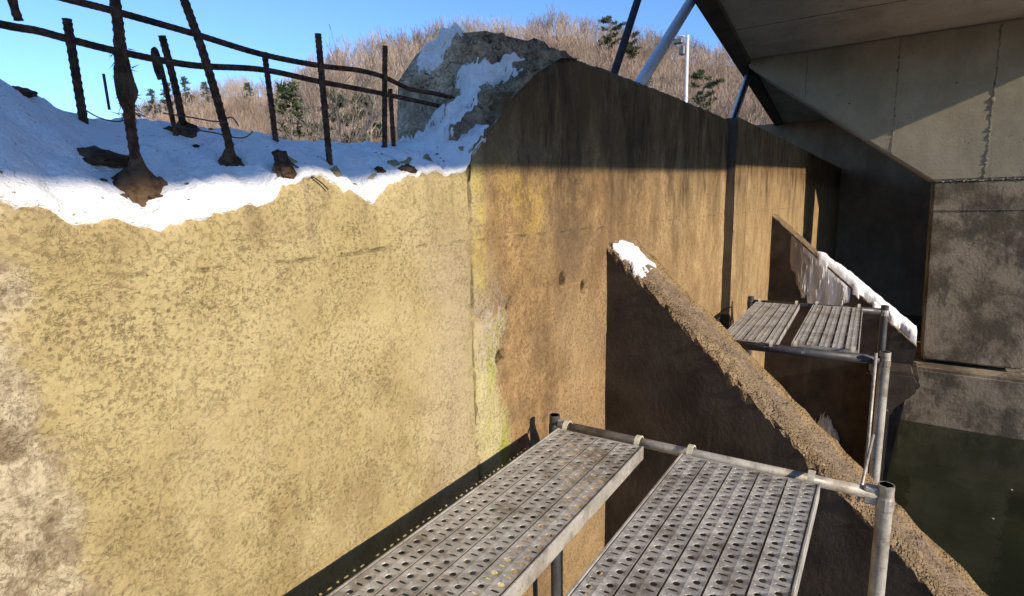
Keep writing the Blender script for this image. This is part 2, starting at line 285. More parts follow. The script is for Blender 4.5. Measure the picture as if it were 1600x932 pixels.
M = dict(
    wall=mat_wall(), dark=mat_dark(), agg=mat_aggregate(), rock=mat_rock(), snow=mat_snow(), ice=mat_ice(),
    soffit=mat_concrete('formed_soffit_concrete', (0.52, 0.46, 0.36), (0.60, 0.54, 0.44), (0.19, 0.155, 0.115), 0.35, 0.8),
    pier=mat_concrete('formed_pier_concrete', (0.31, 0.265, 0.185), (0.39, 0.34, 0.245), (0.12, 0.14, 0.105), 0.3, 0.7),
    pierlow=mat_pier_low(),
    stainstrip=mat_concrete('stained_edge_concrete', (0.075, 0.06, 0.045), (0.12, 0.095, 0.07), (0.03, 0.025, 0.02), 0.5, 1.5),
    abut=mat_concrete('old_abutment_concrete', (0.30, 0.21, 0.14), (0.38, 0.28, 0.19), (0.18, 0.125, 0.085), 0.6, 0.6),
    seam=mat_concrete('mortar_seam', (0.17, 0.14, 0.105), (0.36, 0.32, 0.26), (0.06, 0.05, 0.04), 0.6, 6),
    rust=mat_simple('rusted_steel_bar', (0.040, 0.022, 0.014), (0.12, 0.062, 0.036), 40, 0.9, 0.0, 0.6, spec=0.2),
    mud=mat_simple('clinging_mud', (0.05, 0.03, 0.018), (0.125, 0.08, 0.048), 25, 0.95, 0, 0.8, spec=0.15),
    wire=mat_simple('dark_wire', (0.03, 0.025, 0.022), (0.07, 0.055, 0.045), 30, 0.7),
    galv=mat_galv('galvanised_plank_steel', (0.38, 0.36, 0.33), (0.52, 0.50, 0.46), (0.17, 0.135, 0.10), 0.7, 0.25), 
    pipe=mat_galv('galvanised_pipe', (0.40, 0.375, 0.33), (0.52, 0.49, 0.43), (0.15, 0.115, 0.08), 0.7, 0.25),
    dpipe=mat_galv('blackened_pipe', (0.055, 0.055, 0.06), (0.09, 0.09, 0.095), (0.04, 0.03, 0.025), 0.5, 0.3),
    inner=mat_simple('pipe_bore', (0.02, 0.017, 0.014), (0.035, 0.03, 0.025), 20, 0.9),
    hook=mat_simple('cream_painted_hook', (0.50, 0.46, 0.34), (0.66, 0.62, 0.48), 25, 0.6),
    blackp=mat_simple('black_painted_pipe', (0.012, 0.012, 0.013), (0.025, 0.025, 0.026), 12, 0.8),
    silver=mat_simple('zinc_coated_pipe', (0.55, 0.56, 0.58), (0.68, 0.69, 0.70), 8, 0.45, 0.35),
    water=mat_water(),
    ground=mat_simple('dry_winter_ground', (0.12, 0.085, 0.05), (0.24, 0.18, 0.11), 0.6, 0.95),
    hill=mat_simple('leaf_litter_slope', (0.19, 0.12, 0.08), (0.34, 0.24, 0.165), 0.25, 0.95, bs=0.5),
    twig=mat_simple('winter_twigs', (0.20, 0.145, 0.105), (0.50, 0.385, 0.29), 0.09, 0.9, bs=0),
    bark=mat_simple('grey_bark', (0.15, 0.115, 0.09), (0.34, 0.28, 0.23), 2.0, 0.9),
    needle=mat_simple('pine_needles', (0.028, 0.045, 0.018), (0.085, 0.105, 0.04), 1.2, 0.8, bs=0),
    lamp=mat_simple('lamp_post_paint', (0.62, 0.61, 0.58), (0.72, 0.71, 0.68), 3, 0.5),
    lamphead=mat_simple('lamp_housing', (0.10, 0.10, 0.10), (0.2, 0.2, 0.2), 3, 0.5),
    foam=mat_simple('floating_leaf', (0.25, 0.23, 0.18), (0.42, 0.40, 0.33), 20, 0.8),
)

# ------------------------------------------------------------------ object helpers
def link_mesh(name, verts, faces, mat=None, parent=None, smooth=False, mats=None, fidx=None):
    me = bpy.data.meshes.new(name); me.from_pydata([tuple(v) for v in verts], [], [tuple(f) for f in faces])
    for m in (mats or ([mat] if mat else [])): me.materials.append(m)
    if fidx is not None: me.polygons.foreach_set('material_index', fidx)
    if smooth: me.polygons.foreach_set('use_smooth', [True] * len(me.polygons))
    me.update()
    return link_obj(name, me, parent)
def link_obj(name, me, parent=None):
    o = bpy.data.objects.new(name, me); COL.objects.link(o)
    if parent is not None:
        o.parent = parent
        o.matrix_parent_inverse = parent_world(parent).inverted()
    return o
def parent_world(p):
    m = Matrix.LocRotScale(p.location, p.rotation_euler, p.scale)
    if p.parent is not None: m = parent_world(p.parent) @ p.matrix_parent_inverse @ m
    return m
def thing(name, loc, label, cat, group=None):
    o = bpy.data.objects.new(name, None); COL.objects.link(o); o.location = loc; o.empty_display_size = 0.2
    return tag(o, label, cat, group)
def tag(o, label, cat, group=None):
    o['label'] = label; o['category'] = cat
    if group: o['group'] = group
    return o
def kind(o, k, label=None):
    o['kind'] = k
    if label: o['label'] = label
    return o
def copy_tree(o, parent=None):
    c = o.copy(); COL.objects.link(c)
    if parent is not None: c.parent = parent
    for ch in list(o.children): copy_tree(ch, c)
    return c
def box(x0, x1, y0, y1, z0, z1):
    v = [(x, y, z) for x in (x0, x1) for y in (y0, y1) for z in (z0, z1)]
    f = [(0, 1, 3, 2), (4, 6, 7, 5), (0, 4, 5, 1), (2, 3, 7, 6), (0, 2, 6, 4), (1, 5, 7, 3)]
    return v, f
def bevbox(x0, x1, y0, y1, z0, z1, b=0.004):
    import bmesh
    bm = bmesh.new(); v, f = box(x0, x1, y0, y1, z0, z1)
    bv = [bm.verts.new(p) for p in v]
    for q in f: bm.faces.new([bv[i] for i in q])
    bmesh.ops.recalc_face_normals(bm, faces=bm.faces)
    bmesh.ops.bevel(bm, geom=bm.edges[:], offset=b, segments=1, affect='EDGES')
    bm.verts.index_update()
    V = [tuple(p.co) for p in bm.verts]; F = [[p.index for p in q.verts] for q in bm.faces]; bm.free()
    return V, F
class MB:
    def __init__(s): s.v = []; s.f = []
    def add(s, vf):
        n = len(s.v); s.v += list(vf[0]); s.f += [tuple(i + n for i in q) for q in vf[1]]; return s
    def build(s, name, mat, parent=None, smooth=False): return link_mesh(name, s.v, s.f, mat, parent, smooth)
def tube(path, r, n=8, cap=True, rfun=None):
    P = [Vector(p) for p in path]; V = []; F = []
    ref = None
    for i, p in enumerate(P):
        t = (P[min(i + 1, len(P) - 1)] - P[max(i - 1, 0)]).normalized()
        if ref is None:
            ref = Vector((0, 0, 1)) if abs(t.z) < 0.9 else Vector((1, 0, 0))
        a = (ref - t * ref.dot(t)).normalized(); b = t.cross(a); ref = a
        rr = rfun(i) if rfun else (r[i] if hasattr(r, '__len__') else r)
        for k in range(n):
            an = 2 * math.pi * k / n; V.append(p + (a * math.cos(an) + b * math.sin(an)) * rr)
    for i in range(len(P) - 1):
        for k in range(n):
            F.append((i * n + k, i * n + (k + 1) % n, (i + 1) * n + (k + 1) % n, (i + 1) * n + k))
    if cap: F.append(tuple(range(n - 1, -1, -1))); F.append(tuple((len(P) - 1) * n + k for k in range(n)))
    return V, F
def open_tube(p0, p1, r, wall=0.005, n=16, depth=0.12):
    """a pipe from p0 up to p1 whose upper end is open"""
    a = Vector(p0); b = Vector(p1); t = (b - a).normalized()
    V, F = tube([a, b], r, n, cap=False); V = list(V)
    V2, F2 = tube([b, b - t * depth], r - wall, n, cap=False)
    k = len(V); V += list(V2); F += [tuple(i + k for i in q) for q in F2]
    F += [(n + i, n + (i + 1) % n, k + (i + 1) % n, k + i) for i in range(n)]
    F.append(tuple(k + n + i for i in range(n)))
    return V, F
def resample(path, step):
    P = [Vector(p) for p in path]
    # Catmull-Rom
    out = []
    for i in range(len(P) - 1):
        p0 = P[max(i - 1, 0)]; p1 = P[i]; p2 = P[i + 1]; p3 = P[min(i + 2, len(P) - 1)]
        n = max(1, int((p2 - p1).length / step))
        for k in range(n):
            t = k / n
            out.append(0.5 * ((2 * p1) + (p2 - p0) * t + (2 * p0 - 5 * p1 + 4 * p2 - p3) * t * t + (3 * p1 - p0 - 3 * p2 + p3) * t ** 3))
    out.append(P[-1]); return out
def interp(tab, x): return float(np.interp(x, [a for a, b in tab], [b for a, b in tab]))
def nz(x, y, z, s=1.0, o=4): return noise.fractal(Vector((x * s, y * s, z * s)), 1.0, 2.0, o)
def lump(c, rx, ry, rz, seed, amp=0.35, n=3):
    import bmesh
    bm = bmesh.new(); bmesh.ops.create_icosphere(bm, subdivisions=n, radius=1)
    V = []
    for v in bm.verts:
        d = v.co.normalized(); k = 1 + amp * noise.fractal(d * 1.7 + Vector((seed, 0, 0)), 1, 2, 5)
        V.append((c[0] + d.x * rx * k, c[1] + d.y * ry * k, c[2] + d.z * rz * k))
    bm.verts.index_update()
    F = [[p.index for p in q.verts] for q in bm.faces]; bm.free(); return V, F

def prism(prof, x0, x1, bevel=0.03):
    import bmesh
    bm = bmesh.new()
    a = [bm.verts.new((x0, y, z)) for y, z in prof]; b = [bm.verts.new((x1, y, z)) for y, z in prof]
    bm.faces.new(a); bm.faces.new(b[::-1]); n = len(prof)
    for i in range(n): bm.faces.new((a[i], b[i], b[(i + 1) % n], a[(i + 1) % n]))
    bmesh.ops.recalc_face_normals(bm, faces=bm.faces)
    if bevel: bmesh.ops.bevel(bm, geom=bm.edges[:], offset=bevel, segments=2, affect='EDGES')
    bm.verts.index_update()
    V = [tuple(p.co) for p in bm.verts]; F = [[p.index for p in q.verts] for q in bm.faces]; bm.free(); return V, F

# ------------------------------------------------------------------ large structure: water, ground, hills
WZ = -4.12
v, f = box(-60, 60, -40, 1.7, WZ - 0.8, WZ); kind(link_mesh('water', [p for p in v], f, M['water']), 'structure', 'still dark greenish pond water under the bridge')

def gz(x, y):
    if y > 1.8:
        d = y - 1.8
        return 0.12 - 0.05 * min(d, 30) + 0.10 * nz(x, y, 0, 0.3)
    if y > 1.55: return -5.4 + (y - 1.55) / 0.25 * 5.4
    if y > -7: return -5.4
    if y > -9.5: return -5.4 + (-7 - y) / 2.5 * 1.9
    return -3.5 + 0.15 * nz(x, y, 0, 0.3) + 0.03 * max(0, -12 - y)
xs = sorted(set([-700, -300, -150, -80, -40] + list(np.arange(-20, 60.1, 2.5)) + [80, 120, 180, 300, 700]))
ys = sorted(set([-700, -300, -120, -60, -40, -30, -24, -20, -17, -14, -12, -10.5, -9.5, -7, -3, 0, 1.55, 1.75, 1.82] + list(np.arange(2.2, 14, 0.8)) + [16, 20, 26, 34, 45, 60, 90, 140, 220, 400, 700]))
V = [(x, y, gz(x, y)) for x in xs for y in ys]; ny = len(ys)
F = [(i * ny + j, (i + 1) * ny + j, (i + 1) * ny + j + 1, i * ny + j + 1) for i in range(len(xs) - 1) for j in range(ny - 1)]
kind(link_mesh('ground', V, F, M['ground'], smooth=True), 'structure', 'dry brown ground of the stream banks')

RIDGE = [(-170, 4), (-130, 4), (-102, 4), (-75, 6), (-60, 12), (-40, 22), (-25, 24), (-12, 18), (0, 9), (7, 9.8), (10, 10.8), (13.3, 11.9), (16.6, 13), (20.7, 13.9), (25.4, 14.6), (28.5, 15.2), (32.7, 14.8), (37.6, 14.3), (44.9, 13.3), (48.4, 12.2), (52, 10.5), (54.3, 9.4), (56.5, 10.1), (58, 9.9), (61.4, 9.1), (65.3, 7.6), (68, 5.5), (72, 5), (80, 5.5), (100, 6), (125, 5)]  # unseen rise at negative azimuths added to block sky reflected in the pond
RF, RT = 34.0, 96.0
def ridge_r(az): return RT + 14 * math.sin(az * 0.11) + (45 if az > 53.5 else 0) * min(1, max(0, (az - 53.5) / 3))
def hill_z(az, r):
    rt_ = ridge_r(az)
    top = math.tan(R(interp(RIDGE, az))) * rt_
    t = (r - RF) / (rt_ - RF)
    x, y = r * math.cos(R(az)), r * math.sin(R(az))
    if t < 1: h = -1.3 + (top + 1.3) * (t ** 1.15)
    else: h = top - (t - 1) * 18
    return h + (1.2 * nz(x, y, 3, 0.05) + 0.4 * nz(x, y, 1, 0.2)) * min(1, max(0, t * 4))
azs = np.arange(-170, 125.1, 1.25); ts = list(np.linspace(0, 1, 26)) + [1.1, 1.3, 1.7]
V = []
for a in azs:
    for t in ts:
        r = RF + (ridge_r(a) - RF) * t
        V.append((r * math.cos(R(a)), r * math.sin(R(a)), hill_z(a, r) - (0.4 if t == 0 else 0)))
n = len(ts); F = [(i * n + j, i * n + j + 1, (i + 1) * n + j + 1, (i + 1) * n + j) for i in range(len(azs) - 1) for j in range(n - 1)]
kind(link_mesh('hill', V, F, M['hill'], smooth=True), 'structure', 'brown wooded hillside rising beyond the wall')

xs = list(np.arange(-40, 40.1, 1.0)); ys = list(np.arange(-32, -8.5, 0.75))  # out-of-view snow sheet added to bounce sunlight under the bridge
V = [(x, y, gz(x, y) + 0.07 + 0.03 * nz(x, y, 2, 0.8)) for x in xs for y in ys]; ny = len(ys)
F = [(i * ny + j, (i + 1) * ny + j, (i + 1) * ny + j + 1, i * ny + j + 1) for i in range(len(xs) - 1) for j in range(ny - 1)]
kind(link_mesh('snow', V, F, M['snow'], smooth=True), 'stuff', 'unseen snow sheet added on the far bank to bounce sunlight')

# ------------------------------------------------------------------ the concrete wall with buttresses
YW, TH = 1.485, 0.5
TOP = [(-6, 0.10), (0.0, 0.075), (0.405, 0.063), (0.463, 0.036), (0.516, 0.006), (0.683, -0.013), (0.845, 0.017), (1.02, 0.048), (1.05, 0.10), (1.137, 0.115), (1.233, 0.11), (1.296, 0.085), (1.391, 0.044),
       (1.45, 0.08), (1.521, 0.122), (1.659, 0.145), (1.93, 0.165), (1.965, 0.22), (2.12, 0.34), (2.298, 0.50), (2.52, 0.645), (2.77, 0.762), (3.0, 0.80), (3.394, 0.819), (4.658, 0.852), (6.388, 0.878), (7.2, 0.885)]
wall = thing('concrete_wall', (3.0, 1.735, WZ), 'long stained concrete wall, broken off low at the near end, with sloping buttresses', 'wall')
def top_at(x):
    j = 0.024 * nz(x, 0, 5, 9, 5) + 0.016 * nz(x, 3, 5, 34, 4) if x < 2.75 else 0.010 * nz(x, 0, 5, 7, 4) + 0.007 * nz(x, 0, 8, 28, 3)
    return interp(TOP, x) + j
def front_y(x, z):
    d = 0.007 * nz(x, 7, z, 2.2, 3) + 0.0035 * nz(x, 2, z, 13, 3)
    if x < 0.52: d += 0.02 * nz(x, 4, z, 9, 4) * min(1, (0.52 - x) / 0.15)
    y = YW + d
    for hx, hz, hr in HOLES:
        q = ((x - hx) ** 2 + ((z - hz) * 0.8) ** 2) / (hr * hr)
        if q < 4: y += 0.075 * math.exp(-q * q * 1.2)
    y += 0.014 * math.exp(-((x - JOINT_X - 0.006 * nz(0, 0, z, 6, 3)) / 0.008) ** 2)
    if z < top_at(x) + 0.001: y += 0.03 * math.exp(-(top_at(x) - z) / 0.018) if x > 2.7 or x < 1.95 else 0
    return y
xs = list(np.arange(-6, 0.2, 0.3)) + list(np.arange(0.2, 1.9, 0.02)) + list(np.arange(1.9, 3.3, 0.0125)) + list(np.arange(3.3, 6.65, 0.025)) + [6.66]
rows = np.concatenate([np.linspace(0, 0.28, 14), np.linspace(0.3, 1.9, 118)[0:118], np.linspace(2.1, 5.6, 12)])
V = []; F = []
for x in xs:
    t = top_at(x)
    V.append((x, YW + TH, -5.6)); V.append((x, YW + TH, t + (0.05 if x < 1.9 else 0.0)))     # back
    V.append((x, YW + 0.30, t + (0.02 if x < 1.9 else 0.004)))
    V.append((x, YW + 0.13, t + (0.028 + 0.05 * nz(x, 9, 1, 10, 4) if x < 1.9 else 0.004)))
    V.append((x, YW + 0.06, t + (0.026 + 0.05 * nz(x, 2, 1, 15, 4) if x < 1.9 else 0.004 + 0.01 * nz(x, 1, 0, 8, 3))))
    for d in rows: V.append((x, front_y(x, t - d), t - d))
n = len(rows) + 5
for i in range(len(xs) - 1):
    for j in range(n - 1): F.append((i * n + j, i * n + j + 1, (i + 1) * n + j + 1, (i + 1) * n + j))
F.append(tuple(range(n))[::-1])
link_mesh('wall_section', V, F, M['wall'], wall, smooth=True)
# the second section stands a hand's width proud of the first
Y2 = 1.377
xs = [6.64, 6.655] + list(np.arange(6.75, 7.2, 0.09)) + [7.225, 7.235, 7.245, 7.255] + list(np.arange(7.35, 14, 0.15)) + list(np.arange(14, 24.1, 1.0))
V = []; F = []; fi = []
rows = np.concatenate([np.linspace(0, 2.6, 70), np.linspace(2.8, 5.7, 8)])
for i, x in enumerate(xs):
    t = 0.885 + 0.010 * (x - 6.6) + 0.006 * nz(x, 0, 2, 5, 3)
    V.append((x, YW + TH + 0.01, -5.6)); V.append((x, YW + TH + 0.01, t))
    for d in rows:
        g = 0.03 if 7.23 < x < 7.25 else 0
        V.append((x, Y2 + g + 0.006 * nz(x, 7, t - d, 2, 3) + (0.01 if i == 0 else 0), t - d))
n = len(rows) + 2
for i in range(len(xs) - 1):
    for j in range(n - 1): F.append((i * n + j, i * n + j + 1, (i + 1) * n + j + 1, (i + 1) * n + j)); fi.append(0)
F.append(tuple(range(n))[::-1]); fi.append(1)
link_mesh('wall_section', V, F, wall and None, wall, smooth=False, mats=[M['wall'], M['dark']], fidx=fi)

SKEW = math.tan(R(9))
def buttress(x0, ytop, ztop, slope, thick, yend, zlow, toe, seed, rough):
    """triangular fin: sloping top of crumbling aggregate, dark sides"""
    nl, nw = 150, 16
    V = []; F = []; fi = []
    for i in range(nl + 1):
        s = i / nl; y = ytop + (yend - ytop) * s
        xc = x0 - SKEW * (ytop - y)
        z = ztop - slope * (ytop - y)
        for k in range(nw + 1):
            w = k / nw
            x = xc + thick * w
            e = min(w, 1 - w)
            zz = z + rough * 0.6 * nz(x + seed, y, z, 9, 4)
            edge = max(0, 1 - e / (0.16 if w < 0.5 else 0.05)); k_ = 1.0 if w < 0.5 else 0.15
            zz -= edge * edge * (0.012 + k_ * rough * 1.3 * abs(nz(x + seed, y, z, 9, 5)))
            ex = (1 if w < 0.5 else -1) * edge * edge * rough * k_ * 1.5 * abs(nz(x, y + seed, z, 11, 4))
            V.append((x + ex, y, zz))
    m = nw + 1
    for i in range(nl):
        for k in range(nw): F.append((i * m + k, i * m + k + 1, (i + 1) * m + k + 1, (i + 1) * m + k)); fi.append(0)
    base = len(V)
    for i in range(nl + 1):
        y = ytop + (yend - ytop) * i / nl; xc = x0 - SKEW * (ytop - y)
        for w in (0, 1): V.append((xc + thick * w + (0.012 if w == 0 else -0.012), max(y, -0.15) if yend > -1 else y, zlow))
    # first ring just below the crumbled edge keeps the dark side face flat
    mid = len(V)
    for i in range(nl + 1):
        y = ytop + (yend - ytop) * i / nl; xc = x0 - SKEW * (ytop - y); z = ztop - slope * (ytop - y)
        for w in (0, 1):
            rg = rough * (1.2 if w == 0 else 0.2) * abs(nz(y * 1.3, seed, z, 10, 5))
            V.append((xc + thick * w + (0.012 if w == 0 else -0.012), y, z - 0.028 - rg * 1.3))
    for i in range(nl):
        a, b = i * m, (i + 1) * m
        F.append((a, b, mid + 2 * (i + 1), mid + 2 * i)); fi.append(0)
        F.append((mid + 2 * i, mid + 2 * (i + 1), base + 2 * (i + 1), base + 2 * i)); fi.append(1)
        a, b = i * m + nw, (i + 1) * m + nw
        F.append((b, a, mid + 2 * i + 1, mid + 2 * (i + 1) + 1)); fi.append(0)
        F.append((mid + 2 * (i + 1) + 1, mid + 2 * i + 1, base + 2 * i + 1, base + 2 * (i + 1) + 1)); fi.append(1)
    F.append(tuple([nl * m + k for k in range(m)] + [mid + 2 * nl + 1, base + 2 * nl + 1, base + 2 * nl, mid + 2 * nl])); fi.append(0)
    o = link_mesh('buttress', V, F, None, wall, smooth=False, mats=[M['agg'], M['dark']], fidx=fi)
    return o
b1 = buttress(3.385, 1.49, -0.246, 0.87, 0.54, -2.35, -5.5, 0, 3.0, 0.042)
b1['label'] = 'nearer buttress with a crumbling brown sloping top'
b2 = buttress(9.2, 1.39, -0.205, 0.913, 0.46, -0.50, -5.5, 1, 8.0, 0.014)
b2['label'] = 'farther buttress with snow and ice on its slope'
# rounded toe block of the farther buttress
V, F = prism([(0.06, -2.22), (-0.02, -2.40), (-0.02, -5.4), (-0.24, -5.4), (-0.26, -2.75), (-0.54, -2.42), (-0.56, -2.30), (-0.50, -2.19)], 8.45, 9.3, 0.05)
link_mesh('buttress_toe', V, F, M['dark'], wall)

# broken end of the standing wall part
Fc = [(1.95, 1.478, 0.10), (1.965, 1.478, 0.21), (2.12, 1.478, 0.335), (2.298, 1.478, 0.495), (2.52, 1.478, 0.64), (2.77, 1.478, 0.757), (3.0, 1.478, 0.80)]
Bc = [(2.05, 1.99, 0.16), (2.05, 1.985, 0.40), (2.07, 1.985, 0.60), (2.15, 1.93, 0.72), (2.26, 1.82, 0.815), (2.40, 1.70, 0.845), (2.75, 1.56, 0.83)]
Cc = [(3.0, 2.0, 0.0), (3.0, 2.0, 0.3), (3.0, 2.0, 0.55), (3.0, 2.0, 0.70), (3.0, 2.0, 0.79), (3.0, 2.0, 0.81), (3.0, 2.0, 0.815)]
Fr, Br, Cr = ([Vector(np.array([np.interp(t, np.linspace(0, 1, 7), [p[k] for p in c]) for k in range(3)])) for t in np.linspace(0, 1, 61)] for c in (Fc, Bc, Cc))
def stub_pt(i, w, lift=0.0):
    a, b = Fr[i], Br[i]
    p = a.lerp(b, min(w, 1.0))
    e = math.sin(math.pi * min(max(w, 0), 1))
    nrm = Vector((-0.75, -0.45, 0.48)).normalized()
    d = (0.07 * nz(p.x, p.y, p.z, 5, 3) + 0.04 * nz(p.x, p.y, p.z, 15, 4) + 0.012 * nz(p.x, p.y, p.z, 50, 3)) * min(1, e * 3.0)
    d += (0.10 * (0.45 - noise.voronoi(Vector((p.x, p.y, p.z)) * 6.5)[0][0]) + 0.045 * (0.45 - noise.voronoi(Vector((p.x, p.y, p.z)) * 17)[0][0])) * min(1, e * 2.5)
    # cavity under the lip, shoulder beside it
    q = ((w - 0.72) / 0.2) ** 2 + ((i / 60 - 0.30) / 0.16) ** 2
    d -= 0.10 * math.exp(-q)
    q = ((w - 0.62) / 0.25) ** 2 + ((i / 60 - 0.58) / 0.16) ** 2
    d += 0.055 * math.exp(-q)
    return p + nrm * (d + lift)
nv = 44
V = []; F = []
for i in range(61):
    for k in range(nv + 1): V.append(stub_pt(i, k / nv))
    for k in range(1, 9):
        p = Br[i].lerp(Cr[i], k / 8); V.append(p + Vector((0, 0, 0.02 * nz(p.x, p.y, p.z, 8, 4))))
m = nv + 9
for i in range(60):
    for k in range(m - 1): F.append((i * m + k, i * m + k + 1, (i + 1) * m + k + 1, (i + 1) * m + k))
o = link_mesh('broken_end', V, F, M['rock'], wall, smooth=True); o['label'] = 'rough broken grey end of the standing wall'

# ------------------------------------------------------------------ bridge deck, pier, abutment
SZ = 2.85
def eL(x):
    t = min(1, max(0, (8.3 - x) / 5.5)); t = t * t * (3 - 2 * t)     # deck cut back out of view to let skylight onto the snow
    return (2.43 + 0.08 * (x - 8.72)) * (1 - t) + (-1.6 + 0.03 * x) * t
def eR(x): return -5.0 + 0.089 * (min(x, 13.0) + 1.38) - 1.3 * min(3.0, max(0.0, x - 13.2))  # widened out of view past the pier to keep sky out of the pond
bridge = thing('bridge_deck', (8, -1.2, SZ), 'flat concrete road bridge deck passing overhead on the right', 'bridge')
def strip(xa, xb, ya, yb, z0, z1, n=1):
    """a bar that follows the deck: ya/yb are functions of x"""
    V = []; F = []
    for x in np.linspace(xa, xb, n + 1):
        V += [(x, ya(x), z0), (x, yb(x), z0), (x, yb(x), z1), (x, ya(x), z1)]
    for i in range(n):
        for k in range(4): F.append((i * 4 + k, i * 4 + (k + 1) % 4, (i + 1) * 4 + (k + 1) % 4, (i + 1) * 4 + k))
    F.append((3, 2, 1, 0)); F.append(tuple(n * 4 + k for k in range(4)))
    return V, F
xa, xb = -14, 34
link_mesh('deck_slab', *strip(xa, xb, lambda x: eL(x) - 0.02, lambda x: eR(x) + 0.02, SZ, SZ + 0.45, 96), M['soffit'], bridge)
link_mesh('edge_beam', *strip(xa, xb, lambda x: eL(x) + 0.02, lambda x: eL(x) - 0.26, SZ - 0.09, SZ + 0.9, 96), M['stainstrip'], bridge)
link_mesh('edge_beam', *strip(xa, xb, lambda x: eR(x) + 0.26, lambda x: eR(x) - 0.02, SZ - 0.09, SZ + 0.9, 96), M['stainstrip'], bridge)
for k, xx in enumerate((10.6, 17.0)):   # formwork joints of the soffit
    link_mesh('formwork_seam', *strip(xx, xx + 0.012, lambda x: eL(x) - 0.3, lambda x: eR(x) + 0.3, SZ - 0.008, SZ + 0.01), M['seam'], bridge)

PX, PT = 12.8, 1.6
pier = thing('bridge_pier', (PX + 0.8, -1.45, WZ), 'grey concrete pier with a slanted cantilever cap carrying the bridge', 'pier')
TURN = R(2)
def turn(V, c=(PX, -0.72)):
    out = []
    for x, y, z in V:
        dx, dy = x - c[0], y - c[1]
        out.append((c[0] + dx * math.cos(TURN) - dy * math.sin(-TURN) * -1 * -1 if False else c[0] + dx * math.cos(TURN) + dy * math.sin(TURN), c[1] - dx * math.sin(TURN) + dy * math.cos(TURN), z))
    return out
V, F = prism([(2.56, SZ - 0.005), (2.56, 2.72), (-0.70, 0.27), (-2.2, 0.27), (-3.3, 2.4), (-3.3, SZ - 0.005)], PX, PX + PT); cap = link_mesh('pier_cap', turn(V), F, M['pier'], pier)
V, F = prism([(-0.715, 0.265), (-0.80, -3.02), (-2.25, -3.02), (-2.2, 0.265)], PX + 0.004, PX + PT - 0.02); column = link_mesh('pier_column', turn(V), F, M['pierlow'], pier)
V, F = prism([(-0.50, -3.08), (-0.53, -5.3), (-3.1, -5.3), (-3.1, -3.10)], PX - 0.45, PX + PT + 0.4, 0.05)
V = [(x, y, z + 0.02 * nz(x, y, z, 3, 3)) for x, y, z in V]; link_mesh('footing', turn(V), F, M['pierlow'], pier)
def seam(pts, w, name, par):
    """a ragged mortar fin left by the formwork, one continuous ridge on the pier's front"""
    P = resample(pts, 0.025); rr = random.Random(int(abs(pts[0][1]) * 100) + 5); V = []; F = []
    vert = abs(P[-1].z - P[0].z) > abs(P[-1].y - P[0].y)
    for i, p in enumerate(P):
        h = w * (0.15 + 0.9 * rr.random() ** 2); pr = 0.002 + 0.016 * rr.random(); o = w * rr.uniform(-0.2, 0.2)
        d = Vector((0, 1, 0)) if vert else Vector((0, 0, 1)); c = p + d * o
        V += [c - d * h / 2 + Vector((0.01, 0, 0)), c - d * h / 3 - Vector((pr, 0, 0)), c + d * h / 3 - Vector((pr, 0, 0)), c + d * h / 2 + Vector((0.01, 0, 0))]
    for i in range(len(P) - 1):
        for k in range(4): F.append((i * 4 + k, i * 4 + (k + 1) % 4, (i + 1) * 4 + (k + 1) % 4, (i + 1) * 4 + k))
    link_mesh(name, turn([tuple(q) for q in V]), F, M['seam'], par)
seam([(PX, -0.04, 0.80), (PX, -0.04, 2.80)], 0.05, 'formwork_seam', cap)
seam([(PX, -1.42, 0.30), (PX, -1.42, 2.80)], 0.06, 'formwork_seam', cap)
seam([(PX, 1.45, 1.92), (PX, 1.45, 2.80)], 0.02, 'formwork_seam', cap)
seam([(PX, -0.74, 0.265), (PX, -2.18, 0.265)], 0.05, 'formwork_seam', cap)
seam([(PX, -0.76, -0.25), (PX, -2.18, -0.25)], 0.015, 'formwork_seam', column)

abut = thing('bridge_abutment', (24, -2, WZ), 'dark old concrete abutment in the shade at the far end under the bridge', 'abutment')
link_mesh('face_wall', *box(24.0, 25.2, -9, 4.6, -5.5, SZ - 0.01), M['abut'], abut)
link_mesh('sun_blocker', *box(14.9, 23.99, -6.4, -5.6, -5.5, SZ + 1.3), M['abut'], abut)  # unseen block added to keep the sun off the abutment face

# ------------------------------------------------------------------ snow on the broken wall top
CREST = [(-6, 0.58), (0.0, 0.50), (0.42, 0.425), (0.50, 0.395), (0.576, 0.355), (0.68, 0.30), (0.803, 0.272), (0.97, 0.288), (1.30, 0.272), (1.592, 0.258), (1.8, 0.275), (2.04, 0.30), (2.2, 0.30)]
def snow_z(x, y):
    w = min(1, max(0, (y - YW - 0.004) / 0.52)); zt = top_at(x) - 0.008; zc = interp(CREST, x)
    s = w * w * (3 - 2 * w) * 0.35 + w * 0.65
    z = zt + (zc - zt) * s + 0.035 * min(1, w * 5) * (1 - w) + 0.008 * min(1, w * 25)
    return z + (0.020 * nz(x, y, 0, 5, 3) + 0.013 * nz(x, y, 1, 19, 4)) * min(1, w * 8)
xs = list(np.arange(-6, 0.2, 0.25)) + list(np.arange(0.2, 2.16, 0.0125)); nw = 52
V = []; F = []
for x in xs:
    zc = interp(CREST, x)
    over = 0.016 * max(0.0, 0.2 + nz(x, 1, 2, 9, 3))
    V.append((x, YW + 0.03, snow_z(x, YW) - 0.03)); V.append((x, YW - 0.4 * over, snow_z(x, YW) - 0.012 - over * 0.5))
    for k in range(nw + 1):
        w = (k / nw) ** 1.25; y = YW + 0.004 + 0.52 * w
        V.append((x, y - over * max(0, 1 - w * 9), snow_z(x, y)))
    for k in range(1, 5): V.append((x, YW + 0.524 + 0.12 * k, zc - 0.02 * k * k + 0.01 * nz(x, k, 0, 7, 2)))
m = nw + 7
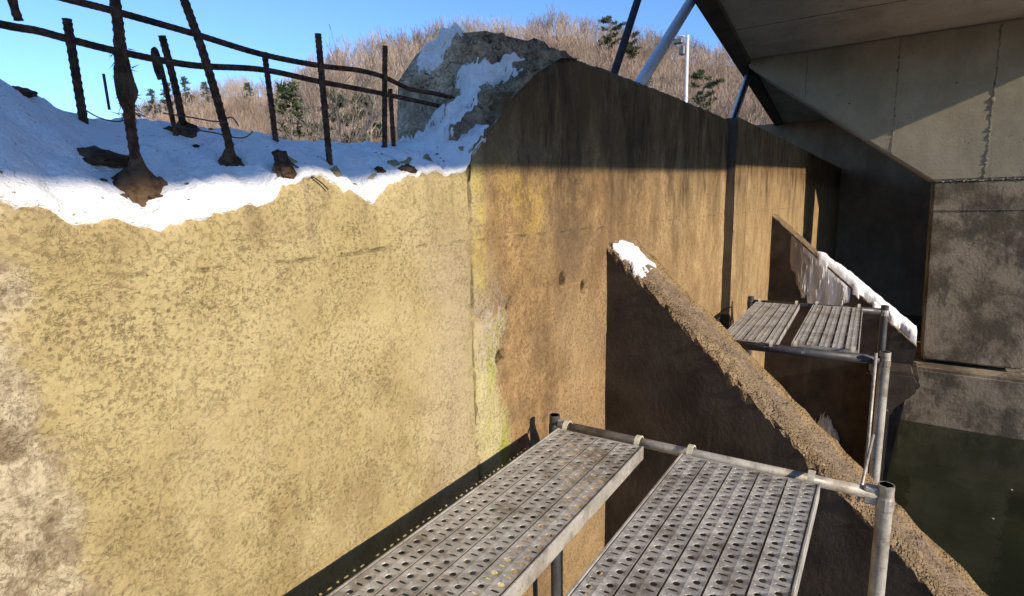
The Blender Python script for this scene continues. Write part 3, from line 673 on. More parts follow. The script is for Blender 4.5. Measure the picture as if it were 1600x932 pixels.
for i in range(len(xs) - 1):
    for k in range(m - 1): F.append((i * m + k, (i + 1) * m + k, (i + 1) * m + k + 1, i * m + k + 1))
sn = link_mesh('snow', V, F, M['snow'], smooth=True); kind(sn, 'stuff', 'snow lying along the broken low top of the wall')
# snow on the broken end
def patch_on_stub(cells, lift, name, label):
    V = []; idx = {}; F = []
    NI, NK = 120, 100
    def inside(s, w): return cells(s, w)
    def P(i, k, low=False):
        key = (i, k, low)
        if key not in idx:
            s, w = i / NI, k / NK
            g = inside(s, w)
            l = -0.02 if low else lift * min(1, max(0.0, g) * 2.6) ** 0.6 - 0.004
            p0 = stub_pt(min(60, int(s * 60)), w, 0); p1 = stub_pt(min(60, int(s * 60) + 1), w, 0); fr = s * 60 - int(s * 60)
            p = p0.lerp(p1, fr) + Vector((-0.55, -0.35, 0.75)).normalized() * (l + (0 if low else 0.008 * nz(s * 30, w * 30, 0, 1, 3)))
            idx[key] = len(V); V.append(p)
        return idx[key]
    for i in range(NI):
        for k in range(NK):
            if inside((i + .5) / NI, (k + .5) / NK) > 0: F.append((P(i, k), P(i, k + 1), P(i + 1, k + 1), P(i + 1, k)))
    o = link_mesh(name, V, F, M['snow'], smooth=True); tag(o, label, 'snow', 'snow patches on the concrete'); return o
def c1(s, w):
    lo = np.interp(s, [0, 0.15, 0.3, 0.5, 0.8], [0.22, 0.24, 0.24, 0.24, 0.22]); hi = np.interp(s, [0, 0.12, 0.2, 0.3, 0.42, 0.55, 0.66, 0.8], [1.02, 0.98, 0.72, 0.52, 0.46, 0.62, 0.46, 0.28])
    return min(w - lo, hi - w) + 0.13 * nz(s * 7, w * 6, 2, 1, 4) if s < 0.80 and 0.14 < w < 1 else -1
def c2(s, w):
    q = ((s - 0.55) / 0.12) ** 2 + ((w - 0.86) / 0.13) ** 2
    return (1 - q) * 0.3 + 0.16 * nz(s * 8, w * 6, 7, 1, 4) if w < 1 else -1
patch_on_stub(c1, 0.035, 'snow_patch', 'long snow streak down the broken grey wall end')
patch_on_stub(c2, 0.025, 'snow_patch', 'small snow patch high on the broken wall end, below the hill')
# snow on the buttresses
def slope_snow(x0, ytop, ztop, slope, thick, ya, yb, wa, wb, depth, seed, label, taper=False):
    NI, NK = 60, 26; V = []; F = []; idx = {}
    def g(s, w):
        e = min(s, 1 - s) * 2.2; ew = min(w, 1 - w) * 2.2
        k = min(e if not taper else max(0.02, s) * 1.6, ew) + 0.42 * nz(s * 4 + seed, w * 3, 0, 1.3, 4)
        return k - 0.13
    def P(i, k):
        if (i, k) not in idx:
            s, w = i / NI, k / NK; y = ya + (yb - ya) * s; x = x0 - SKEW * (ytop - y) + thick * (wa + (wb - wa) * w)
            z = ztop - slope * (ytop - y) + depth * min(1, max(0, g(s, w)) * 2.5) ** 0.6 + 0.25 * depth * nz(x * 9, y * 9, seed, 1, 3) - 0.004
            if taper: z += depth * 0.9 * s
            idx[(i, k)] = len(V); V.append((x, y, z))
        return idx[(i, k)]
    for i in range(NI):
        for k in range(NK):
            if g((i + .5) / NI, (k + .5) / NK) > 0: F.append((P(i, k), P(i, k + 1), P(i + 1, k + 1), P(i + 1, k)))
    # a skirt so that the edge has depth
    e = {}
    for q in F:
        for a, b in zip(q, q[1:] + q[:1]): e[(a, b)] = 1
    n0 = len(V); low = {}
    for (a, b) in list(e):
        if (b, a) not in e:
            for c in (a, b):
                if c not in low: low[c] = len(V); p = V[c]; V.append((p[0], p[1], p[2] - depth * (1.2 if not taper else 1.0) - 0.01))
            F.append((b, a, low[a], low[b]))
    o = link_mesh('snow_patch', V, F, M['snow'], smooth=True); return tag(o, label, 'snow', 'snow patches on the concrete')
slope_snow(3.385, 1.49, -0.246, 0.87, 0.54, 1.485, 1.24, 0.03, 0.72, 0.03, 1.0, 'small snow cap at the top of the nearer buttress')
slope_snow(9.2, 1.39, -0.205, 0.913, 0.46, 0.75, -0.49, 0.0, 1.0, 0.10, 4.0, 'thick snow strip down the farther buttress towards its toe', taper=True)
# ice curtain on the farther buttress
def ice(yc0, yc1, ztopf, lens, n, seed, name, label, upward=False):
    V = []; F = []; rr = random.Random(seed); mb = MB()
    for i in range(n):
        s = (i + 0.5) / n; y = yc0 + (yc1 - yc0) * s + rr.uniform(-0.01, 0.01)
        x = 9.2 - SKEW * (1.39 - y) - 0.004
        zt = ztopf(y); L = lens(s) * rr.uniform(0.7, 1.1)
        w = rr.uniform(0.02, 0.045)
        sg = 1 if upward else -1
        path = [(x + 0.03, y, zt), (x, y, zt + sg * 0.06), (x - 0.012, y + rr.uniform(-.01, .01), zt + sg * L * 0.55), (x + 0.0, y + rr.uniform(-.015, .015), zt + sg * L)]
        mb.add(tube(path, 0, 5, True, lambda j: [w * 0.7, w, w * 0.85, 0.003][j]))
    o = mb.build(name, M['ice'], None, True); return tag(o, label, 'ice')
bz = lambda y: -0.205 - 0.913 * (1.39 - y)
def ice_patch():
    NY, NZ = 150, 40; V = []; F = []
    for i in range(NY + 1):
        sy = i / NY; y = 1.10 - 0.80 * sy; xf = 9.2 - SKEW * (1.39 - y)
        L = (0.10 + 0.78 * math.sin(math.pi * min(1, 0.10 + 0.86 * sy)) ** 0.8) * (1.0 - 0.35 * sy) * (1 + 0.22 * nz(y, 0, 0, 18, 4)) + 0.02 * nz(y, 3, 0, 90, 2)
        for j in range(NZ + 1):
            t = j / NZ; z = bz(y) - 0.045 - L * t
            d = (0.012 + 0.012 * abs(nz(y, z * 0.12, 2, 40, 3)) + 0.02 * nz(y, z * 0.3, 5, 7, 3)) * min(1, (1 - t) * 5) * min(1, min(sy, 1 - sy) * 9) * min(1, t * 6 + 0.3)
            V.append((xf + 0.010 - d - (0.0 if t < 1 else -0.01), y, z))
    m = NZ + 1
    for i in range(NY):
        for j in range(NZ): F.append((i * m + j, (i + 1) * m + j, (i + 1) * m + j + 1, i * m + j + 1))
    return tag(link_mesh('ice_curtain', V, F, M['ice'], smooth=True), 'frosty white patch of frozen seepage on the farther buttress', 'ice')
ice_patch()
ice(0.66, 0.30, lambda y: -3.55, lambda s: 0.16 + 0.40 * math.sin(math.pi * s) * (1 - 0.6 * s), 40, 5, 'mirrored_ice', 'spiky white ice crust low on the farther buttress above the water', True)  # solid stand-in for the mirrored ice that the pond does not show

# ------------------------------------------------------------------ exposed reinforcing bars
cage = thing('rebar_cage', (1.2, 1.735, 0.15), 'rusty exposed reinforcing bars standing like a fence in the snowy broken wall', 'rebar')
def rebar(name, pts, r, label=None, ribs=True):
    P = resample(pts, 0.006)
    o = link_mesh(name, *tube(P, r, 9, True, (lambda i: r * ((1.10 if i % 3 == 0 else 0.95) if name == 'vertical_bar' else (1.03 if i % 3 == 0 else 0.98))) if ribs else None), M['rust'], cage, smooth=True)
    if label: o['label'] = label
    return o
rebar('vertical_bar', [(0.735, 1.95, 0.537), (0.738, 1.95, 0.40), (0.742, 1.95, 0.24)], 0.0118)
mucky = rebar('vertical_bar', [(0.70, 1.60, 0.72), (0.709, 1.6, 0.511), (0.708, 1.6, 0.363), (0.709, 1.6, 0.20), (0.713, 1.6, 0.08)], 0.0125, 'thick bar clogged with mud and dead grass')
rebar('vertical_bar', [(0.86, 1.65, 0.72), (0.905, 1.65, 0.574), (0.946, 1.65, 0.432), (0.99, 1.65, 0.221), (1.0, 1.65, 0.12)], 0.0118)
rebar('vertical_bar', [(0.962, 1.9, 0.535), (0.986, 1.9, 0.381), (1.0, 1.9, 0.22)], 0.0110)
rebar('vertical_bar', [(1.311, 1.9, 0.557), (1.320, 1.9, 0.40), (1.328, 1.9, 0.22)], 0.0103)
rebar('vertical_bar', [(1.349, 1.65, 0.585), (1.353, 1.65, 0.40), (1.360, 1.65, 0.15)], 0.0110)
rebar('vertical_bar', [(1.763, 1.75, 0.648), (1.745, 1.75, 0.45), (1.726, 1.75, 0.20)], 0.0110)
rebar('vertical_bar', [(1.932, 1.9, 0.525), (1.933, 1.9, 0.42), (1.935, 1.9, 0.24)], 0.0103)
rebar('vertical_bar', [(0.495, 1.6, 0.60), (0.507, 1.6, 0.456), (0.513, 1.6, 0.416)], 0.0087)
rebar('hooked_bar', [(0.945, 1.85, 0.22), (0.938, 1.85, 0.30), (0.926, 1.85, 0.41), (0.917, 1.85, 0.463), (0.909, 1.845, 0.477), (0.901, 1.84, 0.462), (0.903, 1.838, 0.42), (0.911, 1.837, 0.390)], 0.0072)
rebar('horizontal_bar', [(0.40, 1.75, 0.537), (0.672, 1.75, 0.531), (0.772, 1.75, 0.529), (0.972, 1.75, 0.52), (1.199, 1.752, 0.506), (1.429, 1.75, 0.512), (1.611, 1.752, 0.529), (1.747, 1.752, 0.527), (1.896, 1.75, 0.503), (2.064, 1.75, 0.507), (2.25, 1.75, 0.505)], 0.0095)
rebar('horizontal_bar', [(0.30, 1.75, 0.445), (0.524, 1.75, 0.438), (0.596, 1.752, 0.440), (0.66, 1.75, 0.434), (0.775, 1.75, 0.427), (0.962, 1.75, 0.428), (1.195, 1.752, 0.457), (1.424, 1.75, 0.456), (1.707, 1.752, 0.46), (1.95, 1.75, 0.458), (2.15, 1.75, 0.456)], 0.0095)
# mud and dead grass caught on the thick bar
mb = MB(); rr = random.Random(4)
mb.add(lump((0.708, 1.6, 0.325), 0.017, 0.018, 0.10, 2.0, 0.5))
mb.add(lump((0.701, 1.592, 0.375), 0.014, 0.014, 0.03, 5.0, 0.5, 2)); mb.add(lump((0.717, 1.592, 0.30), 0.012, 0.014, 0.035, 8.0, 0.5, 2))
for i in range(120):
    z = 0.235 + 0.17 * rr.random(); a = rr.uniform(0, 6.28); r0 = 0.010 + 0.010 * rr.random(); ln = rr.uniform(0.008, 0.026)
    p = Vector((0.708 + r0 * math.cos(a), 1.6 + r0 * math.sin(a), z)); d = Vector((math.cos(a) * 0.7, math.sin(a) * 0.7, rr.uniform(-1.4, 0.5))).normalized()
    q = p + d * ln; s = Vector((-math.sin(a), math.cos(a), 0)) * 0.002
    mb.add(([p - s, p + s, q, p + Vector((0, 0, 0.003))], [(0, 1, 2), (0, 2, 3), (1, 3, 2)]))
mb.build('mud_clump', M['mud'], mucky)
def clod(x, y, r, seed, label, dz=0.0, amp=0.45):
    c = (x, y, snow_z(x, y) + r[2] * 0.25 + dz)
    V, F = lump(c, *r, seed, amp, 4); V = [(a + 0.2 * r[2] * nz(a, b, d, 60, 3), b, d + 0.35 * r[2] * nz(a, b, d, 45, 4) + 0.45 * (b - y)) for a, b, d in V]
    o = link_mesh('mud_clod', V, F, M['mud'], smooth=True); return tag(o, label, 'mud', 'mud lumps in the snow')
def mound(x, y, r, h, seed, label, sx=1.0):
    V = []; F = []; n = 40; k = 12
    for j in range(k + 1):
        t = j / k
        for i in range(n):
            a = 2 * math.pi * i / n; rad = r * (t ** 1.1) * (1 + 0.55 * nz(math.cos(a) * 1.6 + seed, math.sin(a) * 1.6, 0, 1, 4)) + 0.011
            px_, py_ = x + rad * sx * math.cos(a), y + rad * math.sin(a)
            V.append((px_, py_, snow_z(px_, min(py_, 1.985)) + h * (1 - t) ** 1.7 + 0.008 * nz(px_, py_, seed, 40, 3) + 0.006 - 0.022 * t ** 3))
    for j in range(k):
        for i in range(n): F.append((j * n + i, j * n + (i + 1) % n, (j + 1) * n + (i + 1) % n, (j + 1) * n + i))
    o = link_mesh('mud_mound', V, F, M['mud'], smooth=True); return tag(o, label, 'mud', 'mud lumps in the snow')
mound(0.712, 1.60, 0.048, 0.085, 2, 'mud mound at the foot of the mud-clogged bar')
mound(0.995, 1.65, 0.028, 0.045, 5, 'small mud mound at the foot of the leaning bar')
mound(0.985, 1.88, 0.036, 0.03, 8, 'mud mound below the hooked bar', 1.2)
clod(0.665, 1.70, (0.085, 0.035, 0.016), 1.5, 'flat dark mud crust in the snow left of the mud-clogged bar')
clod(0.60, 1.93, (0.03, 0.02, 0.010), 3.7, 'dark soil lump showing through the snow at the left')
clod(1.085, 1.535, (0.024, 0.022, 0.015), 6.1, 'dark mud lump on the snowy wall edge', 0.035)
clod(1.075, 1.510, (0.030, 0.026, 0.024), 9.1, 'brown mud lump right under the dark one', 0.008)
clod(1.60, 1.500, (0.040, 0.022, 0.010), 12.1, 'flat brown crust lump on the wall edge left of the broken end')
clod(1.50, 1.545, (0.022, 0.016, 0.009), 14.1, 'thin dark crust in the snow below the bars')
rc = random.Random(31)
for i in range(22):
    x = rc.uniform(0.5, 1.9); y = YW + 0.5 * rc.uniform(0.1, 0.8)
    if i < 10: x = 0.735 + rc.gauss(0, 0.035); y = 1.565 + rc.gauss(0, 0.018)
    r = rc.uniform(0.003, 0.008)
    o = link_mesh('soil_crumb', *lump((x, y, snow_z(x, y) + r * 0.3), r * 1.8, r, r * 0.8, i * 3.1, 0.4, 1), M['mud']); tag(o, 'tiny dark soil crumb lying on the snow', 'soil', 'soil crumbs on the snow')
# loose wires
def wire(pts, r, label):
    o = link_mesh('loose_wire', *tube(resample(pts, 0.012), r, 5), M['wire'], smooth=True); return tag(o, label, 'wire', 'loose wires at the bars')
wire([(0.93, 1.88, 0.30), (0.96, 1.80, 0.285), (1.03, 1.76, 0.275), (1.10, 1.80, 0.30), (1.16, 1.86, 0.285)], 0.0022, 'thin loose wire looping behind the leaning bar')
wire([(0.90, 1.78, 0.25), (0.97, 1.70, 0.232), (1.06, 1.69, 0.222), (1.12, 1.72, 0.25)], 0.002, 'thin wire across the snow at the leaning bar')
wire([(1.09, 1.535, 0.155), (1.13, 1.50, 0.118), (1.17, 1.474, 0.085), (1.20, 1.473, 0.06)], 0.0025, 'bent wire beside the dark mud lump')
wire([(0.80, 1.93, 0.40), (0.803, 1.93, 0.30)], 0.004, 'short upright rod behind the mud-clogged bar')
wire([(0.735, 1.94, 0.30), (0.78, 1.94, 0.275), (0.83, 1.93, 0.27), (0.87, 1.93, 0.30)], 0.002, 'thin drooping wire between two bars')

# ------------------------------------------------------------------ scaffolds
DZ = -1.1
def cell(x0, x1, y0, y1, hx, hy, dz, hw):
    """a rectangle with an 8-sided hole (half sizes hx, hy)"""
    cx, cy = (x0 + x1) / 2, (y0 + y1) / 2
    O = [(x1, cy), (x1, y1), (cx, y1), (x0, y1), (x0, cy), (x0, y0), (cx, y0), (x1, y0)]
    V = [(a, b, 0) for a, b in O]
    V += [(cx + hx * math.cos(k * math.pi / 4), cy + hy * math.sin(k * math.pi / 4), dz) for k in range(8)]
    V += [(cx + hx * 0.92 * math.cos(k * math.pi / 4), cy + hy * 0.92 * math.sin(k * math.pi / 4), dz - hw) for k in range(8)]
    F = []
    for k in range(8):
        a, b = k, (k + 1) % 8
        F.append((a, b, 8 + b, 8 + a)); F.append((8 + a, 8 + b, 16 + b, 16 + a))
    return V, F
def strip_mesh(name, L, w, fine):
    mb = MB(); p = 0.036 if not fine else 0.03; n = int(L / p); x = -L / 2
    p = L / n
    for i in range(n):
        for j in range(2):
            y0 = -w / 2 + j * w / 2; y1 = y0 + w / 2
            if (i + j) % 2 == 0: mb.add(cell(x + i * p, x + (i + 1) * p, y0, y1, 0.0115, 0.012, -0.004, 0.002))
            else: mb.add(cell(x + i * p, x + (i + 1) * p, y0, y1, 0.0055, 0.017, -0.001, 0.002))
    for s in (-1, 1):
        y = s * w / 2; mb.add(([(-L / 2, y, 0), (L / 2, y, 0), (L / 2, y - s * 0.002, -0.02), (-L / 2, y - s * 0.002, -0.02)], [(0, 1, 2, 3)]))
    me = bpy.data.meshes.new(name); me.from_pydata(mb.v, [], mb.f); me.materials.append(M['galv']); me.update(); return me
def plank(xc, yc, z, L, W, n, yaw, label, fine=False):
    t = thing('scaffold_plank', (xc, yc, z), label, 'plank', 'steel scaffold planks')
    sw = (W - 0.02) / n; me = strip_mesh('deck_strip', L - 0.02, sw - (0.016 if fine else 0.007), fine)
    def part(name, me_): o = bpy.data.objects.new(name, me_); COL.objects.link(o); o.parent = t; return o
    for k in range(n):
        o = part('deck_strip', me); o.location = (0, -W / 2 + 0.01 + sw * (k + 0.5), 0)
    def mk(name, vf, m=M['galv']):
        q = bpy.data.meshes.new(name); q.from_pydata([tuple(p) for p in vf[0]], [], [tuple(p) for p in vf[1]]); q.materials.append(m); q.update(); return q
    for s in (-1, 1):
        y = s * W / 2
        part('side_rail', mk('side_rail', bevbox(-L / 2, L / 2, min(y, y - s * 0.009), max(y, y - s * 0.009), -0.06, 0.003, 0.002)))
        x = s * L / 2
        part('end_plate', mk('end_plate', bevbox(min(x, x - s * 0.006), max(x, x - s * 0.006), -W / 2 + 0.01, W / 2 - 0.01, -0.055, -0.001, 0.0015)))
        for yy in (-W / 2 + 0.035, W / 2 - 0.035):
            # a flat hook that arches over the transom
            arc = [(x, 0.0)] + [(x + s * (0.033 - 0.036 * math.cos(a)), 0.002 + 0.037 * math.sin(a)) for a in np.linspace(0.25, 2.9, 8)] + [(x + s * 0.07, -0.03)]
            V = []; F = []
            for ax, az in arc:
                V += [(ax, yy - 0.012, az - 0.012), (ax, yy + 0.012, az - 0.012), (ax, yy + 0.012, az - 0.005), (ax, yy - 0.012, az - 0.005)]
            for i in range(len(arc) - 1):
                for k in range(4): F.append((i * 4 + k, i * 4 + (k + 1) % 4, (i + 1) * 4 + (k + 1) % 4, (i + 1) * 4 + k))
            part('hook', mk('hook', (V, F), M['hook']))
    for k in range(4):   # cross stiffeners below
        x = -L / 2 + L * (k + 0.5) / 4
        part('stiffener', mk('stiffener', box(x - 0.012, x + 0.012, -W / 2 + 0.012, W / 2 - 0.012, -0.045, -0.022)))
    t.rotation_euler = (0, 0, yaw)
    return t
LN = 1.8
plank(2.345 - LN / 2, 1.048, DZ, LN, 0.44, 4, R(0.6), 'near perforated steel plank next to the wall')
plank(2.365 - LN / 2, 0.405, DZ, LN, 0.545, 5, R(-0.3), 'near wide perforated steel plank on the water side')
plank(5.60, 0.855, DZ - 0.0, 1.9, 0.43, 5, R(1.6), 'far steel plank on the wall side, beyond the crumbling buttress', True)
plank(5.67, 0.312, DZ - 0.0, 1.9, 0.45, 5, R(0.8), 'far steel plank on the water side, beyond the crumbling buttress', True)

def scaffold(name, xf, xb, ya, yb, label, mp, mt, rp, rt_, z0, extra):
    t = thing(name, ((xf + xb) / 2, (ya + yb) / 2, WZ), label, 'scaffold', 'steel pipe scaffolds')
    for x in (xf, xb):
        for y in (ya, yb):
            p = link_mesh('post', *open_tube((x, y, -5.3), (x, y, DZ + 0.035), rp), mp if y < 0.5 and (x == xf or xf < 1) else M['dpipe'], t, smooth=True)
            mod = p.modifiers.new('edge', 'EDGE_SPLIT'); mod.split_angle = R(40)
            # coupling cup
            link_mesh('coupler', *tube([(x, y, DZ - 0.07), (x, y, DZ - 0.06), (x, y, DZ - 0.02), (x, y, DZ - 0.01)], 0, 14, False, lambda i: [rp, rp + 0.003, rp + 0.003, rp][i]), mp if y < 0.5 else M['dpipe'], p, smooth=False)
        link_mesh('transom', *tube([(x, ya - rp * 0.9, z0), (x, yb + rp * 0.9, z0)], rt_, 12), mt, t, smooth=True)
        link_mesh('transom', *tube([(x, ya - rp * 0.9, -3.1), (x, yb + rp * 0.9, -3.1)], rt_, 12), mt, t, smooth=True)
        for y, sg in ((ya, -1), (yb, 1)):
            yy = y + sg * (rp + 0.018)
            wv, wf = bevbox(x - 0.02, x + 0.02, yy - 0.024, yy + 0.024, z0 - 0.04, z0 + 0.03, 0.006)
            link_mesh('wedge_head', wv, wf, M['dpipe'] if mt is M['dpipe'] else M['pipe'], t)
    for y in (ya, yb):
        link_mesh('ledger', *tube([(xf + rp * 0.9, y, -2.7), (xb - rp * 0.9, y, -2.7)], rt_ * 0.9, 10), mt, t, smooth=True)
    for a, b, r_ in extra: link_mesh('brace', *tube([a, b], r_, 8), M['pipe'], t, smooth=True)
    return t
scaffold('scaffold', 0.555, 2.412, 1.335, -0.085, 'near pipe scaffold frame with an open post top over the water', M['pipe'], M['pipe'], 0.0275, 0.0225, DZ - 0.012,
         [((2.42, 0.0, -1.16), (2.85, -0.035, -1.04), 0.006)])
scaffold('scaffold', 4.615, 6.66, 1.17, -0.085, 'far pipe scaffold frame beyond the crumbling buttress', M['pipe'], M['dpipe'], 0.034, 0.034, DZ - 0.03,
         [((4.57, -0.03, -1.07), (4.57, -0.03, -2.6), 0.011), ((4.56, -0.06, -2.0), (6.62, -0.06, -3.6), 0.011)])

# ------------------------------------------------------------------ leaning pipes and lamp post behind the wall
def lean(a, b, r, m, label): o = link_mesh('leaning_pipe', *tube([a, Vector(a).lerp(Vector(b), 0.5), b], r, 14), m, smooth=True); return tag(o, label, 'pipe', 'pipes leaning behind the wall')
lean((5.12, 2.6, 0.03), (7.75, 2.6, 3.68), 0.044, M['blackp'], 'black pipe leaning up from behind the wall, nearest of the leaning pipes')
lean((5.02, 2.62, 0.03), (10.3, 2.62, 3.87), 0.075, M['silver'], 'thick silver pipe leaning up from behind the wall to the bridge edge')
lean((10.2, 2.6, 0.03), (14.3, 2.6, 3.45), 0.035, M['blackp'], 'farther black pipe leaning under the bridge edge')
lean((10.75, 2.75, 0.03), (15.4, 2.75, 3.9), 0.075, M['silver'], 'farther silver pipe leaning under the bridge edge')
lp = thing('lamp_post', (38.36, 11.3, -0.5), 'tall pale lamp post in front of the wooded hill', 'lamp post')
link_mesh('pole', *tube([(38.36, 11.3, -0.6), (38.36, 11.3, 5), (38.36, 11.3, 10.5)], 0, 12, True, lambda i: [0.16, 0.13, 0.10][i]), M['lamp'], lp, smooth=True)
link_mesh('arm', *tube([(38.36, 11.3, 10.3), (38.3, 11.6, 10.5), (38.2, 11.95, 10.45)], 0.05, 8), M['lamp'], lp, smooth=True)
link_mesh('lamp_head', *bevbox(38.05, 38.4, 11.55, 12.15, 10.02, 10.36, 0.06), M['lamphead'], lp)
link_mesh('lamp_head', *bevbox(38.05, 38.4, 11.4, 11.75, 9.3, 9.85, 0.06), M['lamphead'], lp)

# ------------------------------------------------------------------ vegetation
def branch_tree(seed, H, spread, lv=3, up_=0.75, thin=1.0, n0=9, kk=3):
    """bare tree as thin tapered blades/tubes: list of segments (a, b, ra, rb)"""
    rr = random.Random(seed); segs = []
    def grow(p, d, L, r, lev):
        k = kk; q = p
        pts = [p]
        for i in range(k):
            d = (d + Vector((rr.gauss(0, .10), rr.gauss(0, .10), 0.06))).normalized(); q = q + d * L / k; pts.append(q)
        for i in range(k): segs.append((pts[i], pts[i + 1], r * (1 - 0.75 * i / k), r * (1 - 0.75 * (i + 1) / k)))
        if lev <= 0: return
        nb = n0 if lev == lv else rr.randint(3, 5)
        for i in range(nb):
            t = rr.uniform(0.28 if lev == lv else 0.15, 1.0); j = min(k - 1, int(t * k)); c = pts[j].lerp(pts[j + 1], t * k - j)
            a = rr.uniform(0, 6.283); dd = (d * up_ + Vector((math.cos(a), math.sin(a), 0.25)) * spread).normalized()
            grow(c, dd, L * rr.uniform(0.36, 0.6) * (1.15 - 0.5 * t), r * 0.5 * (1.2 - 0.6 * t), lev - 1)
    grow(Vector((0, 0, -0.3)), Vector((rr.gauss(0, .04), rr.gauss(0, .04), 1)), H, H * 0.013 * thin, lv)
    return segs
def segs_mesh(segs, sides=3, rmin=0.006):
    V = []; F = []
    for a, b, ra, rb in segs:
        t = (b - a).normalized(); ref = Vector((0, 0, 1)) if abs(t.z) < 0.9 else Vector((1, 0, 0))
        u = (ref - t * ref.dot(t)).normalized(); w = t.cross(u); n = len(V)
        for p, r in ((a, max(ra, rmin)), (b, max(rb, rmin))):
            for k in range(sides):
                an = 6.283 * k / sides + (n * 0.7 if sides == 2 else 0); V.append(p + (u * math.cos(an) + w * math.sin(an)) * r)
        for k in range(sides if sides > 2 else 1): F.append((n + k, n + (k + 1) % sides, n + sides + (k + 1) % sides, n + sides + k))
    return V, F
# the wood on the hill reads as one mass
protos = []
for sd in range(7):
    sg = branch_tree(100 + sd, 3.4, 0.5, 2, 1.0, 0.7, 9, 2)
    V, F = segs_mesh(sg, 2, 0.012); protos.append((np.array([tuple(p) for p in V], dtype=np.float32), np.array(F, dtype=np.int32)))
rr = random.Random(11); VV = []; FF = []; off = 0; cnt = 0
while cnt < 8500:
    az = rr.uniform(2, 72); t = rr.random() ** 0.7 * 1.03; r = RF + 3 + (ridge_r(az) - RF - 3) * t
    cnt += 1
    x, y = r * math.cos(R(az)), r * math.sin(R(az)); z = hill_z(az, r)
    v0, f0 = protos[rr.randrange(7)]; a = rr.uniform(0, 6.283); s = rr.uniform(0.6, 1.15)
    c, sn_ = math.cos(a) * s, math.sin(a) * s
    w = np.empty_like(v0); w[:, 0] = v0[:, 0] * c - v0[:, 1] * sn_ + x; w[:, 1] = v0[:, 0] * sn_ + v0[:, 1] * c + y; w[:, 2] = v0[:, 2] * s * rr.uniform(0.85, 1.15) + z - 0.1
    VV.append(w); FF.append(f0 + off); off += len(v0)
VV = np.concatenate(VV); FF = np.concatenate(FF)
me = bpy.data.meshes.new('woodland'); me.vertices.add(len(VV)); me.vertices.foreach_set('co', VV.ravel())
me.loops.add(FF.size); me.loops.foreach_set('vertex_index', FF.ravel()); me.polygons.add(len(FF))
me.polygons.foreach_set('loop_start', np.arange(0, FF.size, 4, dtype=np.int32)); me.update(calc_edges=True); me.validate()
me.materials.append(M['twig'])
wd = bpy.data.objects.new('woodland', me); COL.objects.link(wd); kind(wd, 'stuff', 'bare brown winter wood covering the hillside')

# nearer bare trees seen between the bars
def bare_tree(az, r, H, seed, label, m='bark'):
    x, y = r * math.cos(R(az)), r * math.sin(R(az)); z = gz(x, y) if r < RF else hill_z(az, r)
    t = thing('bare_tree', (x, y, z - 0.1), label, 'tree', 'bare trees beyond the wall')
    sg = branch_tree(seed, H, 0.62, 3, 0.85, 0.6, 14)
    tr = [s for s in sg[:3]]; cr = sg[3:]
    for nm, q, rm in (('trunk', tr, 0.02), ('crown', cr, 0.008)):
        V, F = segs_mesh(q, 5 if nm == 'trunk' else 3, rm); me = bpy.data.meshes.new(nm); me.from_pydata([tuple(p) for p in V], [], F); me.materials.append(M[m]); me.update()
        o = bpy.data.objects.new(nm, me); COL.objects.link(o); o.parent = t
bare_tree(52.5, 26, 5.9, 1, 'bare tree between the two bars left of the broken wall end, leftmost')
bare_tree(50.2, 23, 5.2, 2, 'grey bare tree just left of the upright bar before the broken wall end')
bare_tree(48.1, 26, 6.3, 3, 'bare tree just right of the upright bar, with pale twigs')
bare_tree(46.2, 22, 5.2, 4, 'bare tree with a pale trunk between the last two bars')
bare_tree(44.8, 28, 6.8, 5, 'bare tree close behind the last bar beside the broken wall end')
bare_tree(18.6, 36, 6.5, 6, 'bare tree right of the thick silver pipe, left of the lamp post')
bare_tree(13.6, 36, 6.0, 7, 'bare tree right of the lamp post beside the bridge edge')

def pine_mesh(seed, H, W, dens, shape):
    rr = random.Random(seed); V = []; F = []; tr = []
    tr.append((Vector((0, 0, -0.2)), Vector((0.05, 0, H * 0.5)), H * 0.022, H * 0.015)); tr.append((Vector((0.05, 0, H * 0.5)), Vector((0, 0.05, H)), H * 0.015, 0.02))
    nb = int(26 * dens)
    for i in range(nb):
        t = rr.uniform(0.22 if shape else 0.4, 1.0); a = rr.uniform(0, 6.283)
        L = W * ((1.08 - t) ** 0.7 if shape else math.sin(math.pi * min(1, (1.1 - t) * 1.25)) * 0.9) * rr.uniform(0.6, 1.1)
        b = Vector((0, 0, H * t)); d = Vector((math.cos(a), math.sin(a), rr.uniform(-0.05, 0.35))).normalized(); e = b + d * L
        tr.append((b, e, 0.045, 0.012))
        for j in range(int(16 * max(0.4, L))):
            c = b.lerp(e, rr.uniform(0.3, 1.05)) + Vector((rr.gauss(0, .13), rr.gauss(0, .13), rr.gauss(0.03, .09)))
            for k in range(9):
                q = Vector((rr.gauss(0, 1), rr.gauss(0, 1), rr.gauss(0.3, 0.8))).normalized() * rr.uniform(0.16, 0.34)
                s = q.cross(Vector((rr.gauss(0, 1), rr.gauss(0, 1), rr.gauss(0, 1)))).normalized() * 0.035
                n = len(V); V += [c - s, c + s, c + q]; F.append((n, n + 1, n + 2))
    return (V, F), segs_mesh(tr, 5, 0.012)
pm = []
for sd, H, W, dn, sh in ((1, 5.6, 1.7, 1.1, 0), (2, 4.8, 1.4, 1.2, 1), (3, 6.4, 1.9, 1.0, 0)):
    (cv, cf), (tv, tf) = pine_mesh(sd, H, W, dn, sh)
    a = bpy.data.meshes.new('crown'); a.from_pydata([tuple(p) for p in cv], [], cf); a.materials.append(M['needle']); a.update()
    b = bpy.data.meshes.new('trunk'); b.from_pydata([tuple(p) for p in tv], [], tf); b.materials.append(M['bark']); b.update()
    pm.append((a, b))
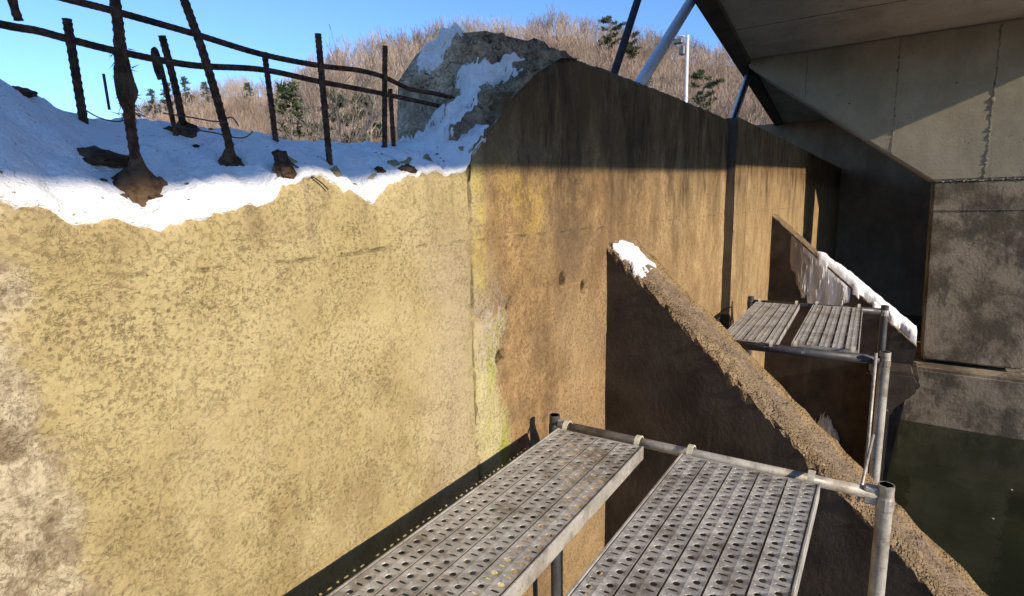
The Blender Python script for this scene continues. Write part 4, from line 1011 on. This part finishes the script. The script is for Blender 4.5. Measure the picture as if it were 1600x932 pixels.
def pine(az, r, k, s, label):
    x, y = r * math.cos(R(az)), r * math.sin(R(az)); z = gz(x, y) if r < RF + 2 else hill_z(az, r)
    t = thing('pine_tree', (x, y, z), label, 'tree', 'pines on the hillside'); t.scale = (s, s, s); t.rotation_euler = (0, 0, az * 3.7)
    for nm, me_ in zip(('crown', 'trunk'), pm[k]):
        o = bpy.data.objects.new(nm, me_); COL.objects.link(o); o.parent = t
pine(23.4, 84, 0, 1.3, 'dark pine near the ridge, just behind the black leaning pipe')
pine(21.4, 80, 2, 1.0, 'pine right of the black leaning pipe, below the ridge')
pine(24.4, 86, 1, 0.8, 'small pine on the ridge left of the black leaning pipe')
pine(19.9, 70, 1, 1.0, 'low pine between the black and silver leaning pipes')
pine(14.9, 62, 0, 1.15, 'dark pine right of the lamp post, beside the bridge edge')
pine(14.6, 55, 2, 0.55, 'low pine below the dark one beside the bridge edge')
pine(18.2, 50, 1, 1.0, 'pine just left of the lamp post, lower slope')
pine(17.3, 42, 1, 0.9, 'small pine at the wall top left of the lamp post')
pine(11.4, 36, 1, 0.9, 'green pine behind the farther leaning pipes')
pine(9.6, 36, 0, 0.75, 'green pine low under the bridge edge, rightmost')
for i, (az, r, k, s) in enumerate(((64.4, 122, 1, 1.35), (63.2, 118, 1, 1.5), (61.9, 122, 1, 1.4), (60.4, 116, 1, 1.2), (57.0, 108, 1, 1.2))):
    pine(az, r, k, s, ['leftmost pine on the far left ridge', 'second pine from the left on the far left ridge', 'third pine from the left on the far left ridge', 'pine on the far left ridge right of the leaning bar', 'rightmost pine on the far left ridge'][i])
pine(53.6, 30, 1, 1.42, 'dark conifer behind the snow between two bars, lower left of the bare trees')
pine(46.9, 38, 1, 1.5, 'dark conifer low behind the bare trees near the broken wall end')
pine(49.4, 40, 0, 1.25, 'dark conifer low behind the upright bar')

# ------------------------------------------------------------------ floating bits on the pond
rr = random.Random(21)
for i in range(6):
    x = rr.uniform(4.0, 10.5); y = -0.35 - 0.09 * x + rr.uniform(-0.9, 0.1) ; r = rr.uniform(0.008, 0.018)
    pts = [(x + r * (1.5 if k % 2 else 1.0) * math.cos(k * 1.05) * rr.uniform(.7, 1.2), y + r * math.sin(k * 1.05) * rr.uniform(.6, 1.2)) for k in range(6)]
    V = [(a, b, WZ + 0.012) for a, b in pts] + [(a, b, WZ + 0.003) for a, b in pts]
    F = [tuple(range(6)), tuple(range(11, 5, -1))] + [(k, (k + 1) % 6, 6 + (k + 1) % 6, 6 + k) for k in range(6)]
    tag(link_mesh('floating_flake', V, F, M['foam']), 'tiny pale flake floating on the dark pond', 'flake', 'flakes floating on the pond')
